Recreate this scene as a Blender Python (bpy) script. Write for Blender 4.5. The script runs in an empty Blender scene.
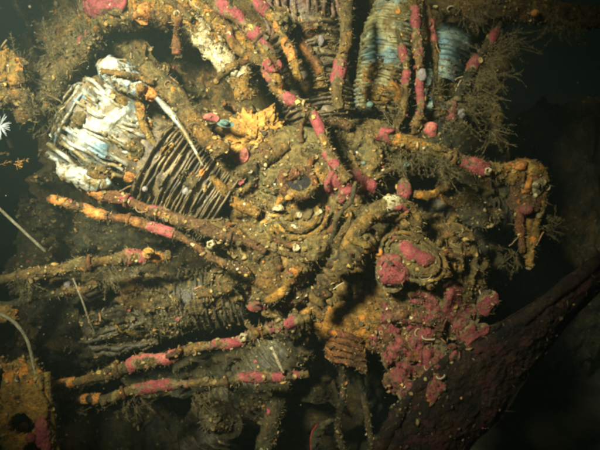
import bpy, math, random
import numpy as np
from mathutils import Vector, Matrix

random.seed(7)
RNG = np.random.default_rng(7)
scene = bpy.context.scene
COL = scene.collection

# ------------------------------------------------------------------ camera
PITCH = math.radians(15)
CAM = np.array([0.0, 0.0, 0.95])
RT = np.array([1.0, 0.0, 0.0])
FW = np.array([0.0, math.cos(PITCH), -math.sin(PITCH)])
UP = np.array([0.0, math.sin(PITCH), math.cos(PITCH)])
FPX = 576.0                                    # focal length in pixels of the 600 px wide photograph
cam_data = bpy.data.cameras.new('camera')
cam_data.sensor_width = 36.0
cam_data.lens = 36.0 * FPX / 600.0
cam_data.clip_start = 0.02
cam_data.clip_end = 200
cam_data.dof.use_dof = True
cam_data.dof.focus_distance = 0.98
cam_data.dof.aperture_fstop = 5.6
cam = bpy.data.objects.new('camera', cam_data)
cam.location = CAM
cam.rotation_euler = (math.radians(90) - PITCH, 0, 0)
COL.objects.link(cam)
scene.camera = cam

def W(px, py, d):
    """photo pixel and distance along the view -> world point"""
    return CAM + FW * d + RT * ((px - 300) / FPX * d) + UP * (-(py - 225) / FPX * d)

def PX(n, d=1.0):
    return n / FPX * d

# ------------------------------------------------------------------ water light
world = bpy.data.worlds.new('World')
scene.world = world
world.use_nodes = True
bg = world.node_tree.nodes['Background']
bg.inputs[0].default_value = (0.15, 0.23, 0.17, 1)
bg.inputs[1].default_value = 0.034

# the diver's strobe that lights the photograph, up and left of the camera
ld = bpy.data.lights.new('dive_strobe', 'SPOT')
ld.energy = 370
ld.color = (0.97, 1.0, 0.83)
ld.spot_size = math.radians(50)
ld.spot_blend = 1.0
ld.shadow_soft_size = 0.13
lamp = bpy.data.objects.new('dive_strobe', ld)
lamp_pos = CAM + RT * -0.60 + UP * 0.52 + FW * -0.10
lamp.location = lamp_pos
_aim = Vector(W(228, 155, 1.05)) - Vector(lamp_pos)
lamp.rotation_euler = _aim.to_track_quat('-Z', 'Y').to_euler()
COL.objects.link(lamp)

vs = scene.view_settings
vs.view_transform = 'Standard'
vs.look = 'None'
vs.exposure = 0.0
vs.gamma = 1.0
vs.use_curve_mapping = False
scene.render.engine = 'CYCLES'
scene.cycles.use_denoising = True
scene.cycles.max_bounces = 6
scene.cycles.diffuse_bounces = 3
scene.cycles.volume_bounces = 1
scene.cycles.pixel_filter_type = 'BLACKMAN_HARRIS'
scene.cycles.filter_width = 2.7
scene.cycles.caustics_reflective = False
scene.cycles.caustics_refractive = False

# ------------------------------------------------------------------ noise
def _hash(ix, iy, iz, seed):
    h = (ix.astype(np.int64) * 374761393 + iy.astype(np.int64) * 668265263
         + iz.astype(np.int64) * 2147483647 + int(seed) * 1274126177) & 0xFFFFFFFF
    h = ((h ^ (h >> 13)) * 1274126177) & 0xFFFFFFFF
    h = (h ^ (h >> 16)) & 0xFFFFFFFF
    h = ((h ^ (h >> 11)) * 2246822519) & 0xFFFFFFFF
    h = (h ^ (h >> 15)) & 0xFFFFFF
    return h / float(0xFFFFFF) * 2 - 1

def vnoise(p, seed=0):
    i = np.floor(p).astype(np.int64)
    f = p - i
    u = f * f * (3 - 2 * f)
    r = 0
    for dx in (0, 1):
        wx = u[:, 0] if dx else 1 - u[:, 0]
        for dy in (0, 1):
            wy = u[:, 1] if dy else 1 - u[:, 1]
            for dz in (0, 1):
                wz = u[:, 2] if dz else 1 - u[:, 2]
                r = r + wx * wy * wz * _hash(i[:, 0] + dx, i[:, 1] + dy, i[:, 2] + dz, seed)
    return r

def fbm(p, freq, octv=4, seed=0, gain=0.5):
    a, s, t = 1.0, 0, 0
    for o in range(octv):
        s = s + a * vnoise(p * freq + 17.3 * o, seed + o)
        t += a
        a *= gain
        freq *= 2.03
    return s / t

def ridged(p, freq, octv=3, seed=0):
    a, s, t = 1.0, 0, 0
    for o in range(octv):
        s = s + a * (1 - 2 * np.abs(vnoise(p * freq + 9.1 * o, seed + o)))
        t += a
        a *= 0.55
        freq *= 2.1
    return s / t

def norm(v):
    v = np.asarray(v, float)
    return v / (np.linalg.norm(v) + 1e-12)

# ------------------------------------------------------------------ materials
MATS = {}
def ramp(nt, stops, interp='LINEAR'):
    n = nt.nodes.new('ShaderNodeValToRGB')
    cr = n.color_ramp
    cr.interpolation = interp
    while len(cr.elements) < len(stops):
        cr.elements.new(0.5)
    for e, (p, c) in zip(cr.elements, stops):
        e.position = p
        e.color = (c[0], c[1], c[2], 1)
    return n

def nz(nt, co, scale, detail=6, rough=0.6, dist=0.0):
    n = nt.nodes.new('ShaderNodeTexNoise')
    n.inputs['Scale'].default_value = scale
    n.inputs['Detail'].default_value = detail
    n.inputs['Roughness'].default_value = rough
    n.inputs['Distortion'].default_value = dist
    nt.links.new(co, n.inputs['Vector'])
    return n.outputs['Fac']

def mixc(nt, fac, a, b, mode='MIX'):
    n = nt.nodes.new('ShaderNodeMix')
    n.data_type = 'RGBA'
    n.blend_type = mode
    for sock, v in ((n.inputs['Factor'], fac), (n.inputs['A'], a), (n.inputs['B'], b)):
        if sock.name == 'Factor':
            sock = n.inputs[0]
        elif sock.name == 'A':
            sock = n.inputs[6]
        else:
            sock = n.inputs[7]
        if isinstance(v, (int, float)):
            sock.default_value = v
        elif isinstance(v, tuple):
            sock.default_value = (v[0], v[1], v[2], 1)
        else:
            nt.links.new(v, sock)
    return n.outputs[2]

def base_mat(name, rough=0.85, spec=0.25):
    m = bpy.data.materials.new(name)
    m.use_nodes = True
    nt = m.node_tree
    b = nt.nodes['Principled BSDF']
    b.inputs['Roughness'].default_value = rough
    b.inputs['Specular IOR Level'].default_value = spec
    g = nt.nodes.new('ShaderNodeNewGeometry')
    MATS[name] = m
    return m, nt, b, g.outputs['Position']

def bump(nt, b, hgt, strength, dist):
    n = nt.nodes.new('ShaderNodeBump')
    n.inputs['Strength'].default_value = strength
    n.inputs['Distance'].default_value = dist
    nt.links.new(hgt, n.inputs['Height'])
    nt.links.new(n.outputs['Normal'], b.inputs['Normal'])

def encrust(name, dark, mid, light, spot, spot_amt=0.62, pink_amt=0.70, pink=(0.36, 0.07, 0.075), scale=1.0):
    """mottled crust: dark turf, silt, pale bryozoan flecks, orange dots, some pink crust"""
    m, nt, b, co = base_mat(name)
    n1 = nz(nt, co, 26 * scale, 8, 0.68, 0.4)
    r1 = ramp(nt, [(0.34, dark), (0.46, mid), (0.56, mid), (0.66, light)])
    nt.links.new(n1, r1.inputs[0])
    n2 = nz(nt, co, 120 * scale, 5, 0.7, 0.2)
    r2 = ramp(nt, [(0.30, (0.30, 0.27, 0.22)), (0.48, (0.9, 0.9, 0.9)), (0.60, (1.25, 1.2, 1.05)), (0.74, (2.2, 2.0, 1.5))])
    nt.links.new(n2, r2.inputs[0])
    c = mixc(nt, 1.0, r1.outputs[0], r2.outputs[0], 'MULTIPLY')
    n5 = nz(nt, co, 11 * scale, 5, 0.65, 0.8)
    r5 = ramp(nt, [(0.34, (0.62, 0.70, 0.66)), (0.44, (0.95, 1.0, 0.85)), (0.54, (1.15, 1.0, 0.75)), (0.64, (1.55, 1.15, 0.60))])
    nt.links.new(n5, r5.inputs[0])
    c = mixc(nt, 1.0, c, r5.outputs[0], 'MULTIPLY')
    n3 = nz(nt, co, 55 * scale, 4, 0.6, 0.3)
    r3 = ramp(nt, [(spot_amt, (0, 0, 0)), (spot_amt + 0.04, (1, 1, 1))])
    nt.links.new(n3, r3.inputs[0])
    c = mixc(nt, r3.outputs[0], c, spot)
    o = nt.nodes.new('ShaderNodeVectorMath')
    o.operation = 'ADD'
    o.inputs[1].default_value = (3.1, 7.7, 1.3)
    nt.links.new(co, o.inputs[0])
    n4 = nz(nt, o.outputs[0], 22 * scale, 5, 0.6, 0.5)
    r4 = ramp(nt, [(pink_amt, (0, 0, 0)), (pink_amt + 0.025, (1, 1, 1))])
    nt.links.new(n4, r4.inputs[0])
    c = mixc(nt, r4.outputs[0], c, pink)
    nt.links.new(c, b.inputs['Base Color'])
    bump(nt, b, n2, 1.0, 0.009)
    return m

encrust('crust', (0.030, 0.021, 0.009), (0.130, 0.088, 0.032), (0.30, 0.205, 0.075), (0.40, 0.17, 0.03), 0.64, 0.70)
encrust('crust_silt', (0.055, 0.040, 0.015), (0.165, 0.120, 0.046), (0.30, 0.215, 0.08), (0.42, 0.25, 0.06), 0.64, 0.72)
encrust('crust_ochre', (0.06, 0.035, 0.012), (0.22, 0.135, 0.035), (0.45, 0.29, 0.08), (0.55, 0.20, 0.025), 0.60, 0.74)
encrust('crust_rust', (0.040, 0.020, 0.010), (0.135, 0.066, 0.027), (0.28, 0.16, 0.06), (0.48, 0.17, 0.025), 0.62, 0.64)
encrust('crust_dim', (0.016, 0.015, 0.009), (0.060, 0.052, 0.026), (0.13, 0.11, 0.055), (0.20, 0.14, 0.05), 0.66, 0.80)  # darker copy of crust: background shade put into the colour; also the dark hose
encrust('crust_pink', (0.040, 0.018, 0.010), (0.125, 0.062, 0.030), (0.26, 0.14, 0.06), (0.36, 0.14, 0.03), 0.66, 0.50, (0.25, 0.052, 0.045))
encrust('blade_crust', (0.008, 0.005, 0.003), (0.024, 0.014, 0.008), (0.052, 0.031, 0.016), (0.07, 0.035, 0.016), 0.62, 0.585, (0.062, 0.018, 0.014))

def pinkmat(name, a, bcol, c3, silt=0.58):
    m, nt, b, co = base_mat(name, 0.75, 0.3)
    n1 = nz(nt, co, 60, 6, 0.65, 0.3)
    r1 = ramp(nt, [(0.30, a), (0.52, bcol), (0.72, c3)])
    nt.links.new(n1, r1.inputs[0])
    n2 = nz(nt, co, 260, 4, 0.6)
    r2 = ramp(nt, [(0.3, (0.7, 0.7, 0.7)), (0.6, (1.15, 1.15, 1.15))])
    nt.links.new(n2, r2.inputs[0])
    c = mixc(nt, 1.0, r1.outputs[0], r2.outputs[0], 'MULTIPLY')
    n3 = nz(nt, co, 85, 6, 0.7, 0.6)
    r3 = ramp(nt, [(silt, (0, 0, 0)), (silt + 0.06, (1, 1, 1))])
    nt.links.new(n3, r3.inputs[0])
    c = mixc(nt, r3.outputs[0], c, (0.12, 0.08, 0.032))
    at = nt.nodes.new('ShaderNodeAttribute')
    at.attribute_name = 'Silt'
    n6 = nz(nt, co, 150, 5, 0.7, 0.3)
    ad = nt.nodes.new('ShaderNodeMath'); ad.operation = 'MULTIPLY_ADD'
    nt.links.new(n6, ad.inputs[0]); ad.inputs[1].default_value = 1.1
    sb = nt.nodes.new('ShaderNodeMath'); sb.operation = 'SUBTRACT'
    nt.links.new(at.outputs['Fac'], sb.inputs[0]); sb.inputs[1].default_value = 0.80
    nt.links.new(sb.outputs[0], ad.inputs[2])
    r6 = ramp(nt, [(0.0, (0, 0, 0)), (0.35, (1, 1, 1))])
    nt.links.new(ad.outputs[0], r6.inputs[0])
    n7 = nz(nt, co, 120, 5, 0.7, 0.2)
    r7 = ramp(nt, [(0.32, (0.03, 0.021, 0.009)), (0.5, (0.13, 0.088, 0.032)), (0.7, (0.28, 0.19, 0.07))])
    nt.links.new(n7, r7.inputs[0])
    c = mixc(nt, r6.outputs[0], c, r7.outputs[0])
    nt.links.new(c, b.inputs['Base Color'])
    bump(nt, b, n2, 0.8, 0.004)
    return m
pinkmat('pink', (0.10, 0.020, 0.017), (0.25, 0.046, 0.040), (0.35, 0.09, 0.072), 0.54)
pinkmat('pink_deep', (0.075, 0.016, 0.013), (0.18, 0.034, 0.029), (0.26, 0.062, 0.05), 0.53)
pinkmat('pink_orange', (0.20, 0.040, 0.026), (0.36, 0.085, 0.062), (0.46, 0.18, 0.09), 0.55)
pinkmat('orange', (0.24, 0.075, 0.012), (0.45, 0.17, 0.028), (0.60, 0.32, 0.075), 0.54)
pinkmat('ochre', (0.20, 0.085, 0.012), (0.42, 0.21, 0.035), (0.54, 0.33, 0.08), 0.56)
pinkmat('cream', (0.16, 0.115, 0.045), (0.44, 0.35, 0.17), (0.68, 0.60, 0.38), 0.52)
pinkmat('lilac', (0.12, 0.095, 0.075), (0.22, 0.175, 0.15), (0.32, 0.27, 0.23))
pinkmat('teal', (0.05, 0.075, 0.05), (0.10, 0.16, 0.115), (0.20, 0.27, 0.20))
pinkmat('red', (0.15, 0.01, 0.008), (0.28, 0.022, 0.015), (0.36, 0.06, 0.03))
pinkmat('dark_rubber', (0.015, 0.013, 0.010), (0.035, 0.03, 0.022), (0.08, 0.065, 0.04))
pinkmat('shade_black', (0.010, 0.008, 0.006), (0.02, 0.016, 0.012), (0.035, 0.025, 0.018))  # near-black that paints the shade inside the socket
pinkmat('hydroid', (0.075, 0.056, 0.020), (0.14, 0.105, 0.038), (0.22, 0.165, 0.06), 0.9)
pinkmat('hydroid_pale', (0.09, 0.08, 0.04), (0.19, 0.165, 0.085), (0.30, 0.27, 0.16), 0.62)
pinkmat('plume_white', (0.16, 0.17, 0.16), (0.26, 0.27, 0.25), (0.36, 0.36, 0.33), 0.9)

def metalmat(name, bright, tint, grime, lo=0.42, hi=0.60, metallic=0.35):
    """corroded aluminium: chalky bright oxide, blue-green tint, brown grime in patches"""
    m, nt, b, co = base_mat(name, 0.5, 0.5)
    b.inputs['Metallic'].default_value = metallic
    n1 = nz(nt, co, 18, 6, 0.6, 0.6)
    r1 = ramp(nt, [(0.36, tint), (0.50, bright), (0.70, tuple(min(1, v * 1.1) for v in bright))])
    nt.links.new(n1, r1.inputs[0])
    o = nt.nodes.new('ShaderNodeVectorMath')
    o.operation = 'ADD'
    o.inputs[1].default_value = (1.1, 4.7, 2.3)
    nt.links.new(co, o.inputs[0])
    n2 = nz(nt, o.outputs[0], 30, 8, 0.7, 0.8)
    r2 = ramp(nt, [(lo, (0, 0, 0)), (hi, (1, 1, 1))])
    nt.links.new(n2, r2.inputs[0])
    c = mixc(nt, r2.outputs[0], r1.outputs[0], grime)
    n3 = nz(nt, co, 160, 5, 0.7, 0.2)
    r3 = ramp(nt, [(0.32, (0.45, 0.43, 0.38)), (0.55, (1, 1, 1))])
    nt.links.new(n3, r3.inputs[0])
    c = mixc(nt, 0.75, c, r3.outputs[0], 'MULTIPLY')
    nt.links.new(c, b.inputs['Base Color'])
    bump(nt, b, n3, 0.6, 0.003)
    return m
metalmat('silver', (0.42, 0.40, 0.29), (0.20, 0.29, 0.30), (0.19, 0.135, 0.045), 0.46, 0.55)
metalmat('silver_core', (0.40, 0.39, 0.29), (0.16, 0.25, 0.27), (0.13, 0.092, 0.035), 0.50, 0.60)
metalmat('silver_yellow', (0.36, 0.32, 0.14), (0.15, 0.24, 0.22), (0.18, 0.125, 0.032), 0.46, 0.58)
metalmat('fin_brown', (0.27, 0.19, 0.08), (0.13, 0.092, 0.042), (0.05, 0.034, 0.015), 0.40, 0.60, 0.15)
metalmat('fin_dark', (0.13, 0.105, 0.045), (0.06, 0.055, 0.03), (0.04, 0.03, 0.014), 0.40, 0.60, 0.05)  # fins of the shadowed cylinders: part of their shade is put into the colour
metalmat('fin_red', (0.23, 0.12, 0.06), (0.11, 0.055, 0.035), (0.06, 0.038, 0.02), 0.42, 0.62, 0.1)
metalmat('fin_teal', (0.30, 0.38, 0.27), (0.14, 0.26, 0.26), (0.08, 0.07, 0.035), 0.46, 0.62, 0.2)

def vcol_mat(name):
    m, nt, b, co = base_mat(name, 0.85, 0.25)
    a = nt.nodes.new('ShaderNodeAttribute')
    a.attribute_name = 'Col'
    n2 = nz(nt, co, 220, 4, 0.6)
    r2 = ramp(nt, [(0.3, (0.55, 0.55, 0.55)), (0.65, (1.25, 1.25, 1.25))])
    nt.links.new(n2, r2.inputs[0])
    c = mixc(nt, 1.0, a.outputs['Color'], r2.outputs[0], 'MULTIPLY')
    nt.links.new(c, b.inputs['Base Color'])
    return m
vcol_mat('growth')

# ------------------------------------------------------------------ mesh helpers
TARGETS = []          # (verts, tris, density weight) for the growth scatter
ROOT_LOC = {}
LASTSILT = np.zeros(0)
SOLID = []             # surfaces on which animals and crusts can sit

def tris_of(faces):
    faces = np.asarray(faces)
    if faces.shape[1] == 3:
        return faces
    return np.vstack([faces[:, [0, 1, 2]], faces[:, [0, 2, 3]]])

def make_mesh(name, v, f, col=None, smooth=True, silt=None):
    v = np.asarray(v, np.float32)
    f = np.asarray(f, np.int32)
    k = f.shape[1]
    me = bpy.data.meshes.new(name)
    me.vertices.add(len(v))
    me.vertices.foreach_set('co', v.ravel())
    me.loops.add(f.size)
    me.loops.foreach_set('vertex_index', f.ravel())
    me.polygons.add(len(f))
    me.polygons.foreach_set('loop_start', np.arange(0, f.size, k, dtype=np.int32))
    me.polygons.foreach_set('loop_total', np.full(len(f), k, np.int32))
    if smooth:
        me.polygons.foreach_set('use_smooth', np.ones(len(f), bool))
    if col is not None:
        at = me.color_attributes.new('Col', 'FLOAT_COLOR', 'POINT')
        c4 = np.ones((len(v), 4), np.float32)
        c4[:, :3] = col
        at.data.foreach_set('color', c4.ravel())
    if silt is not None:
        at = me.attributes.new('Silt', 'FLOAT', 'POINT')
        at.data.foreach_set('value', np.asarray(silt, np.float32))
    me.update(calc_edges=True)
    me.validate()
    return me

def tag(o, label=None, cat=None, group=None, kind=None):
    if label: o['label'] = label
    if cat: o['category'] = cat
    if group: o['group'] = group
    if kind: o['kind'] = kind
    return o

def empty(name, loc, label, cat, group=None):
    o = bpy.data.objects.new(name, None)
    o.empty_display_size = 0.05
    o.location = loc
    COL.objects.link(o)
    ROOT_LOC[o.name] = Vector(loc)
    return tag(o, label, cat, group)

def set_parent(o, parent):
    o.parent = parent
    if parent.name in ROOT_LOC:
        o.matrix_parent_inverse = Matrix.Translation(-ROOT_LOC[parent.name])

def obj(name, v, f, mat, parent=None, label=None, scatter=0.0, smooth=True, col=None, base=None, kind_solid=True, silt=None):
    v = np.asarray(v, float)
    if scatter > 0:
        TARGETS.append((v.copy(), tris_of(f), scatter))
    if parent is not None and kind_solid:
        SOLID.append((v.copy(), tris_of(f)))
    if base is not None:
        v = v - np.asarray(base)
    if silt is None and mat in ('pink', 'pink_deep', 'pink_orange') and len(LASTSILT) == len(v):
        silt = LASTSILT
    me = make_mesh(name, v, f, col, smooth, silt)
    me.materials.append(MATS[mat])
    o = bpy.data.objects.new(name, me)
    COL.objects.link(o)
    if base is not None:
        o.location = base
    if parent is not None:
        set_parent(o, parent)
    if label:
        o['label'] = label
    return o

def join(parts):
    vs_, fs_, n = [], [], 0
    for v, f in parts:
        v = np.asarray(v); f = np.asarray(f)
        f = tris_of(f)
        vs_.append(v); fs_.append(f + n); n += len(v)
    return np.vstack(vs_), np.vstack(fs_)

_ICO = {}
def ico(level):
    if level not in _ICO:
        import bmesh
        bm = bmesh.new()
        bmesh.ops.create_icosphere(bm, subdivisions=level, radius=1)
        v = np.array([x.co[:] for x in bm.verts])
        f = np.array([[q.index for q in t.verts] for t in bm.faces])
        bm.free()
        _ICO[level] = (v, f)
    return _ICO[level]

def frame_from(n, hint=UP):
    n = norm(n)
    x = np.cross(hint, n)
    if np.linalg.norm(x) < 1e-4:
        x = np.cross(RT, n)
    x = norm(x)
    y = np.cross(n, x)
    return x, y, n

def blob(center, radii, level=4, amp=0.25, freq=None, seed=0, axes=(RT, UP, -FW), rid=0.0, octv=4, pit=0.0):
    """lumpy body: radii along the given axes, displaced along the radius"""
    v, f = ico(level)
    A = np.array(axes)
    p = v * np.array(radii)
    freq = freq or 1.6 / min(radii)
    w = np.asarray(center) + p @ A
    d = 1 + amp * fbm(w, freq, octv, seed)
    if pit:
        d = d - pit * np.clip(fbm(w, freq * 1.15, 3, seed + 33) - 0.08, 0, 0.5)
    if rid:
        d = d + rid * ridged(w, freq * 1.7, 3, seed + 50)
    return np.asarray(center) + (p * d[:, None]) @ A, f

def catmull(pts, n):
    P = np.array(pts, float)
    P = np.vstack([2 * P[0] - P[1], P, 2 * P[-1] - P[-2]])
    out = []
    m = len(P) - 3
    for i in range(n):
        t = i / (n - 1) * m
        k = min(int(t), m - 1)
        u = t - k
        p0, p1, p2, p3 = P[k:k + 4]
        out.append(0.5 * (2 * p1 + (p2 - p0) * u + (2 * p0 - 5 * p1 + 4 * p2 - p3) * u * u
                          + (3 * p1 - p0 - 3 * p2 + p3) * u ** 3))
    return np.array(out)

class Tube:
    """a pipe along a path, its surface made lumpy by growth"""
    def __init__(self, pts, r, step=0.004, seg=18, amp=0.28, freq=55, seed=0, rib=None, wob=0.0):
        pts = np.array(pts, float)
        L = np.sum(np.linalg.norm(np.diff(pts[:, :3], axis=0), axis=1))
        n = max(8, int(L / step))
        self.c = catmull(pts, n)
        if wob:
            for k in range(3):
                self.c[:, k] += wob * fbm(self.c, 12, 3, seed + 70 + k)
        self.L = L
        self.n, self.seg = n, seg
        self.r = np.full(n, r) if np.isscalar(r) else np.interp(np.linspace(0, 1, n), np.linspace(0, 1, len(r)), r)
        if rib:
            s = np.linspace(0, L, n)
            self.r = self.r * (1 + rib[1] * np.sin(s / rib[0] * 2 * math.pi))
        t = np.gradient(self.c, axis=0)
        t /= np.linalg.norm(t, axis=1)[:, None] + 1e-12
        x = norm(np.cross(t[0], FW + 0.01))
        xs = []
        for k in range(n):
            x = norm(x - t[k] * np.dot(x, t[k]))
            xs.append(x)
        self.x = np.array(xs)
        self.y = np.cross(t, self.x)
        self.amp, self.freq, self.seed = amp, freq, seed

    def surf(self, k0, k1, extra=None, seg=None):
        seg = seg or self.seg
        a = np.linspace(0, 2 * math.pi, seg, endpoint=False)
        ks = np.arange(k0, k1)
        dirs = (np.cos(a)[None, :, None] * self.x[ks][:, None, :] + np.sin(a)[None, :, None] * self.y[ks][:, None, :])
        base = self.c[ks][:, None, :] + dirs * self.r[ks][:, None, None]
        p = base.reshape(-1, 3)
        d = 1.1 * self.amp * fbm(p, self.freq, 5, self.seed, 0.6) + 1.5 * self.amp * np.clip(fbm(p, self.freq * 0.42, 2, self.seed + 9) - 0.05, 0, 1)
        rr = np.repeat(self.r[ks], seg) * (1 + d)
        if extra is not None:
            rr = rr + extra(p, np.repeat((ks - k0) / max(1, k1 - k0 - 1), seg))
        v = np.repeat(self.c[ks], seg, axis=0) + dirs.reshape(-1, 3) * rr[:, None]
        m = len(ks)
        i, j = np.meshgrid(np.arange(m - 1), np.arange(seg), indexing='ij')
        q = np.stack([i * seg + j, i * seg + (j + 1) % seg, (i + 1) * seg + (j + 1) % seg, (i + 1) * seg + j], -1).reshape(-1, 4)
        return v, q, m

    def mesh(self):
        v, q, m = self.surf(0, self.n)
        seg = self.seg
        c0, c1 = len(v), len(v) + 1
        v = np.vstack([v, self.c[:1], self.c[-1:]])
        t = tris_of(q)
        j = np.arange(seg)
        cap0 = np.stack([np.full(seg, c0), (j + 1) % seg, j], -1)
        cap1 = np.stack([np.full(seg, c1), (m - 1) * seg + j, (m - 1) * seg + (j + 1) % seg], -1)
        return v, np.vstack([t, cap0, cap1])

    def crust(self, s0, s1, thick=0.004, seed=1, cover=0.48):
        k0, k1 = int(s0 * (self.n - 1)), int(s1 * (self.n - 1)) + 1
        k0, k1 = max(0, k0 - 1), min(self.n, max(k1, k0 + 5) + 2)
        def ex(p, u):
            e = np.abs(u * 2 - 1) + 0.75 * fbm(p, 38, 3, seed + 2)
            edge = np.clip(0.8 - np.clip(e, 0, 2) ** 3, -1, 1)
            m = fbm(p, 60, 4, seed) * 2.2 + cover + 0.12
            m = np.minimum(np.clip(m, -0.8, 1), edge)
            global LASTSILT
            LASTSILT = np.clip(1 - m * 2.2, 0, 1)
            return thick * np.where(m > 0, 0.25 + 0.55 * m, m)
        v, q, m = self.surf(k0, k1, ex, 26)
        return v, q

# ------------------------------------------------------------------ the setting
def add_seabed():
    n = 220
    u = np.linspace(-1, 1, n)
    g = np.sign(u) * np.abs(u) ** 2.2 * 15
    X, Y = np.meshgrid(g, g + 1.6)
    p = np.stack([X.ravel(), Y.ravel(), np.zeros(n * n)], -1)
    h = 0.10 * fbm(p, 1.3, 5, 3) + 0.035 * fbm(p, 7, 4, 5)
    p[:, 2] = h
    i, j = np.meshgrid(np.arange(n - 1), np.arange(n - 1), indexing='ij')
    q = np.stack([i * n + j, i * n + j + 1, (i + 1) * n + j + 1, (i + 1) * n + j], -1).reshape(-1, 4)
    m, nt, b, co = base_mat('silt', 0.95, 0.1)
    n1 = nz(nt, co, 6, 8, 0.65, 0.3)
    r1 = ramp(nt, [(0.32, (0.045, 0.042, 0.028)), (0.55, (0.12, 0.11, 0.072)), (0.75, (0.19, 0.17, 0.11))])
    nt.links.new(n1, r1.inputs[0])
    n2 = nz(nt, co, 90, 6, 0.7)
    r2 = ramp(nt, [(0.3, (0.6, 0.6, 0.6)), (0.65, (1.2, 1.2, 1.2))])
    nt.links.new(n2, r2.inputs[0])
    nt.links.new(mixc(nt, 1.0, r1.outputs[0], r2.outputs[0], 'MULTIPLY'), b.inputs['Base Color'])
    bump(nt, b, n2, 0.8, 0.02)
    tag(obj('seabed', p, q, 'silt'), kind='structure')
    return p
add_seabed()

# boulders in the dark water behind
for k, (px, py, d, r, lab) in enumerate([
        (552, 150, 1.95, 0.17, 'dim algae covered boulder in the dark water right of the broken bracket'),
        (565, 225, 1.75, 0.13, 'low dark rock behind the upper end of the propeller blade'),
        (110, 425, 1.55, 0.15, 'dim round silt covered rock under the two lower left pipes'),
        (385, 452, 1.50, 0.12, 'dull grey silted stone on the seabed below the engine nose')]):
    c = W(px, py, d)
    top = max(c[2] + r * 0.8, 0.10)
    c = np.array([c[0], c[1], top * 0.5 - 0.04])
    v, f = blob(c, (r * 1.3, top * 0.5 + 0.04, r * 1.1), 6, 0.35, 1.4 / r, 200 + k, axes=((1, 0, 0), (0, 0, 1), (0, -1, 0)), rid=0.10, octv=6)
    o = obj('rock', v, f, 'crust_dim', base=(c[0], c[1], -0.02), scatter=0.2)
    tag(o, lab, 'rock', 'rocks around the wreck')

# ------------------------------------------------------------------ the radial engine
eng_base = (W(315, 330, 1.2)[0], W(315, 330, 1.2)[1], 0.02)
ENG = empty('radial_engine', eng_base, 'sunken radial aircraft engine overgrown with brown, ochre and pink crusts', 'engine')

# crankcase and housings
v, f = blob(W(312, 238, 1.17), (0.215, 0.175, 0.17), 7, 0.34, 11, 11, rid=0.11, octv=7, pit=0.8)
crank = obj('crankcase', v, f, 'crust_silt', ENG, scatter=1.0)
v, f = blob(W(322, 165, 1.10), (0.155, 0.085, 0.12), 7, 0.24, 14, 12, rid=0.07, octv=6, pit=0.4)
obj('nose_housing', v, f, 'crust_silt', ENG, scatter=0.8)
v, f = blob(W(420, 280, 1.08), (0.105, 0.115, 0.105), 6, 0.24, 16, 13, rid=0.09, octv=6, pit=0.5)
side_h = obj('side_housing', v, f, 'crust_silt', ENG, scatter=0.8)
v, f = blob(W(255, 175, 1.12), (0.10, 0.12, 0.10), 6, 0.38, 17, 14, rid=0.16, octv=6, pit=0.7)
obj('intake_housing', v, f, 'crust', ENG, scatter=1.1)
v, f = blob(W(358, 320, 1.07), (0.085, 0.055, 0.07), 5, 0.22, 18, 15, rid=0.06, octv=5)
obj('sump', v, f, 'crust_ochre', ENG, scatter=0.7)
# growth-laden baffle sheets behind the cylinders
def sheet(name, corners, d, mat, seed, amp=0.05, thick=0.03, n=70, scatter=0.8, label=None):
    """a buckled plate: front and back grids and a rim"""
    P = np.array([W(px, py, dd) for (px, py, dd) in [(c[0], c[1], c[2] if len(c) > 2 else d) for c in corners]])
    u, w = np.meshgrid(np.linspace(0, 1, n), np.linspace(0, 1, n), indexing='ij')
    u, w = u.ravel()[:, None], w.ravel()[:, None]
    p = P[0] * (1 - u) * (1 - w) + P[1] * u * (1 - w) + P[2] * u * w + P[3] * (1 - u) * w
    e = np.minimum(np.minimum(u, 1 - u), np.minimum(w, 1 - w))[:, 0]
    inpl = np.stack([fbm(p, 14, 4, seed + 3), fbm(p, 14, 4, seed + 5)], -1) * 0.05
    p = p + RT * inpl[:, :1] + UP * inpl[:, 1:]
    h = amp * fbm(p, 10, 5, seed) + 0.35 * amp * ridged(p, 22, 3, seed + 1)
    fr = p - FW * (h + thick * 0.5)[:, None]
    bk = p + FW * (thick * 0.5)
    i, j = np.meshgrid(np.arange(n - 1), np.arange(n - 1), indexing='ij')
    q = np.stack([i * n + j, i * n + j + 1, (i + 1) * n + j + 1, (i + 1) * n + j], -1).reshape(-1, 4)
    N = n * n
    ring = np.concatenate([np.arange(n), np.arange(1, n) * n + n - 1, (n - 1) * n + np.arange(n - 2, -1, -1), np.arange(n - 2, 0, -1) * n])
    r2 = np.roll(ring, -1)
    side = np.stack([ring, r2, r2 + N, ring + N], -1)
    v = np.vstack([fr, bk])
    f = np.vstack([q, q[:, ::-1] + N, side])
    return obj(name, v, f, mat, ENG, label, scatter=scatter)
sheet('baffle', [(90, -10), (300, -40), (300, 130), (175, 120)], 1.24, 'crust', 31, 0.07, label='brown lumpy baffle sheet')
sheet('baffle', [(40, 40), (130, -15), (150, 70), (55, 120)], 1.12, 'crust', 35, 0.05)
sheet('baffle', [(55, 78), (88, 72), (82, 112), (50, 120)], 1.06, 'crust_rust', 36, 0.012, 0.012, 30, 0.3)
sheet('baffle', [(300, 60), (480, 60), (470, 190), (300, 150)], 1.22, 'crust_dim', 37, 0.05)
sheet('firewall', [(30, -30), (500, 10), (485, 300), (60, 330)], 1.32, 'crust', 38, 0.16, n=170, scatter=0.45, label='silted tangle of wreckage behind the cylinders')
sheet('wreckage', [(15, 190), (300, 230), (330, 400), (20, 380)], 1.27, 'crust_dim', 41, 0.14, n=130, scatter=0.5, label='dark silted tangle behind the left pipes')
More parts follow.
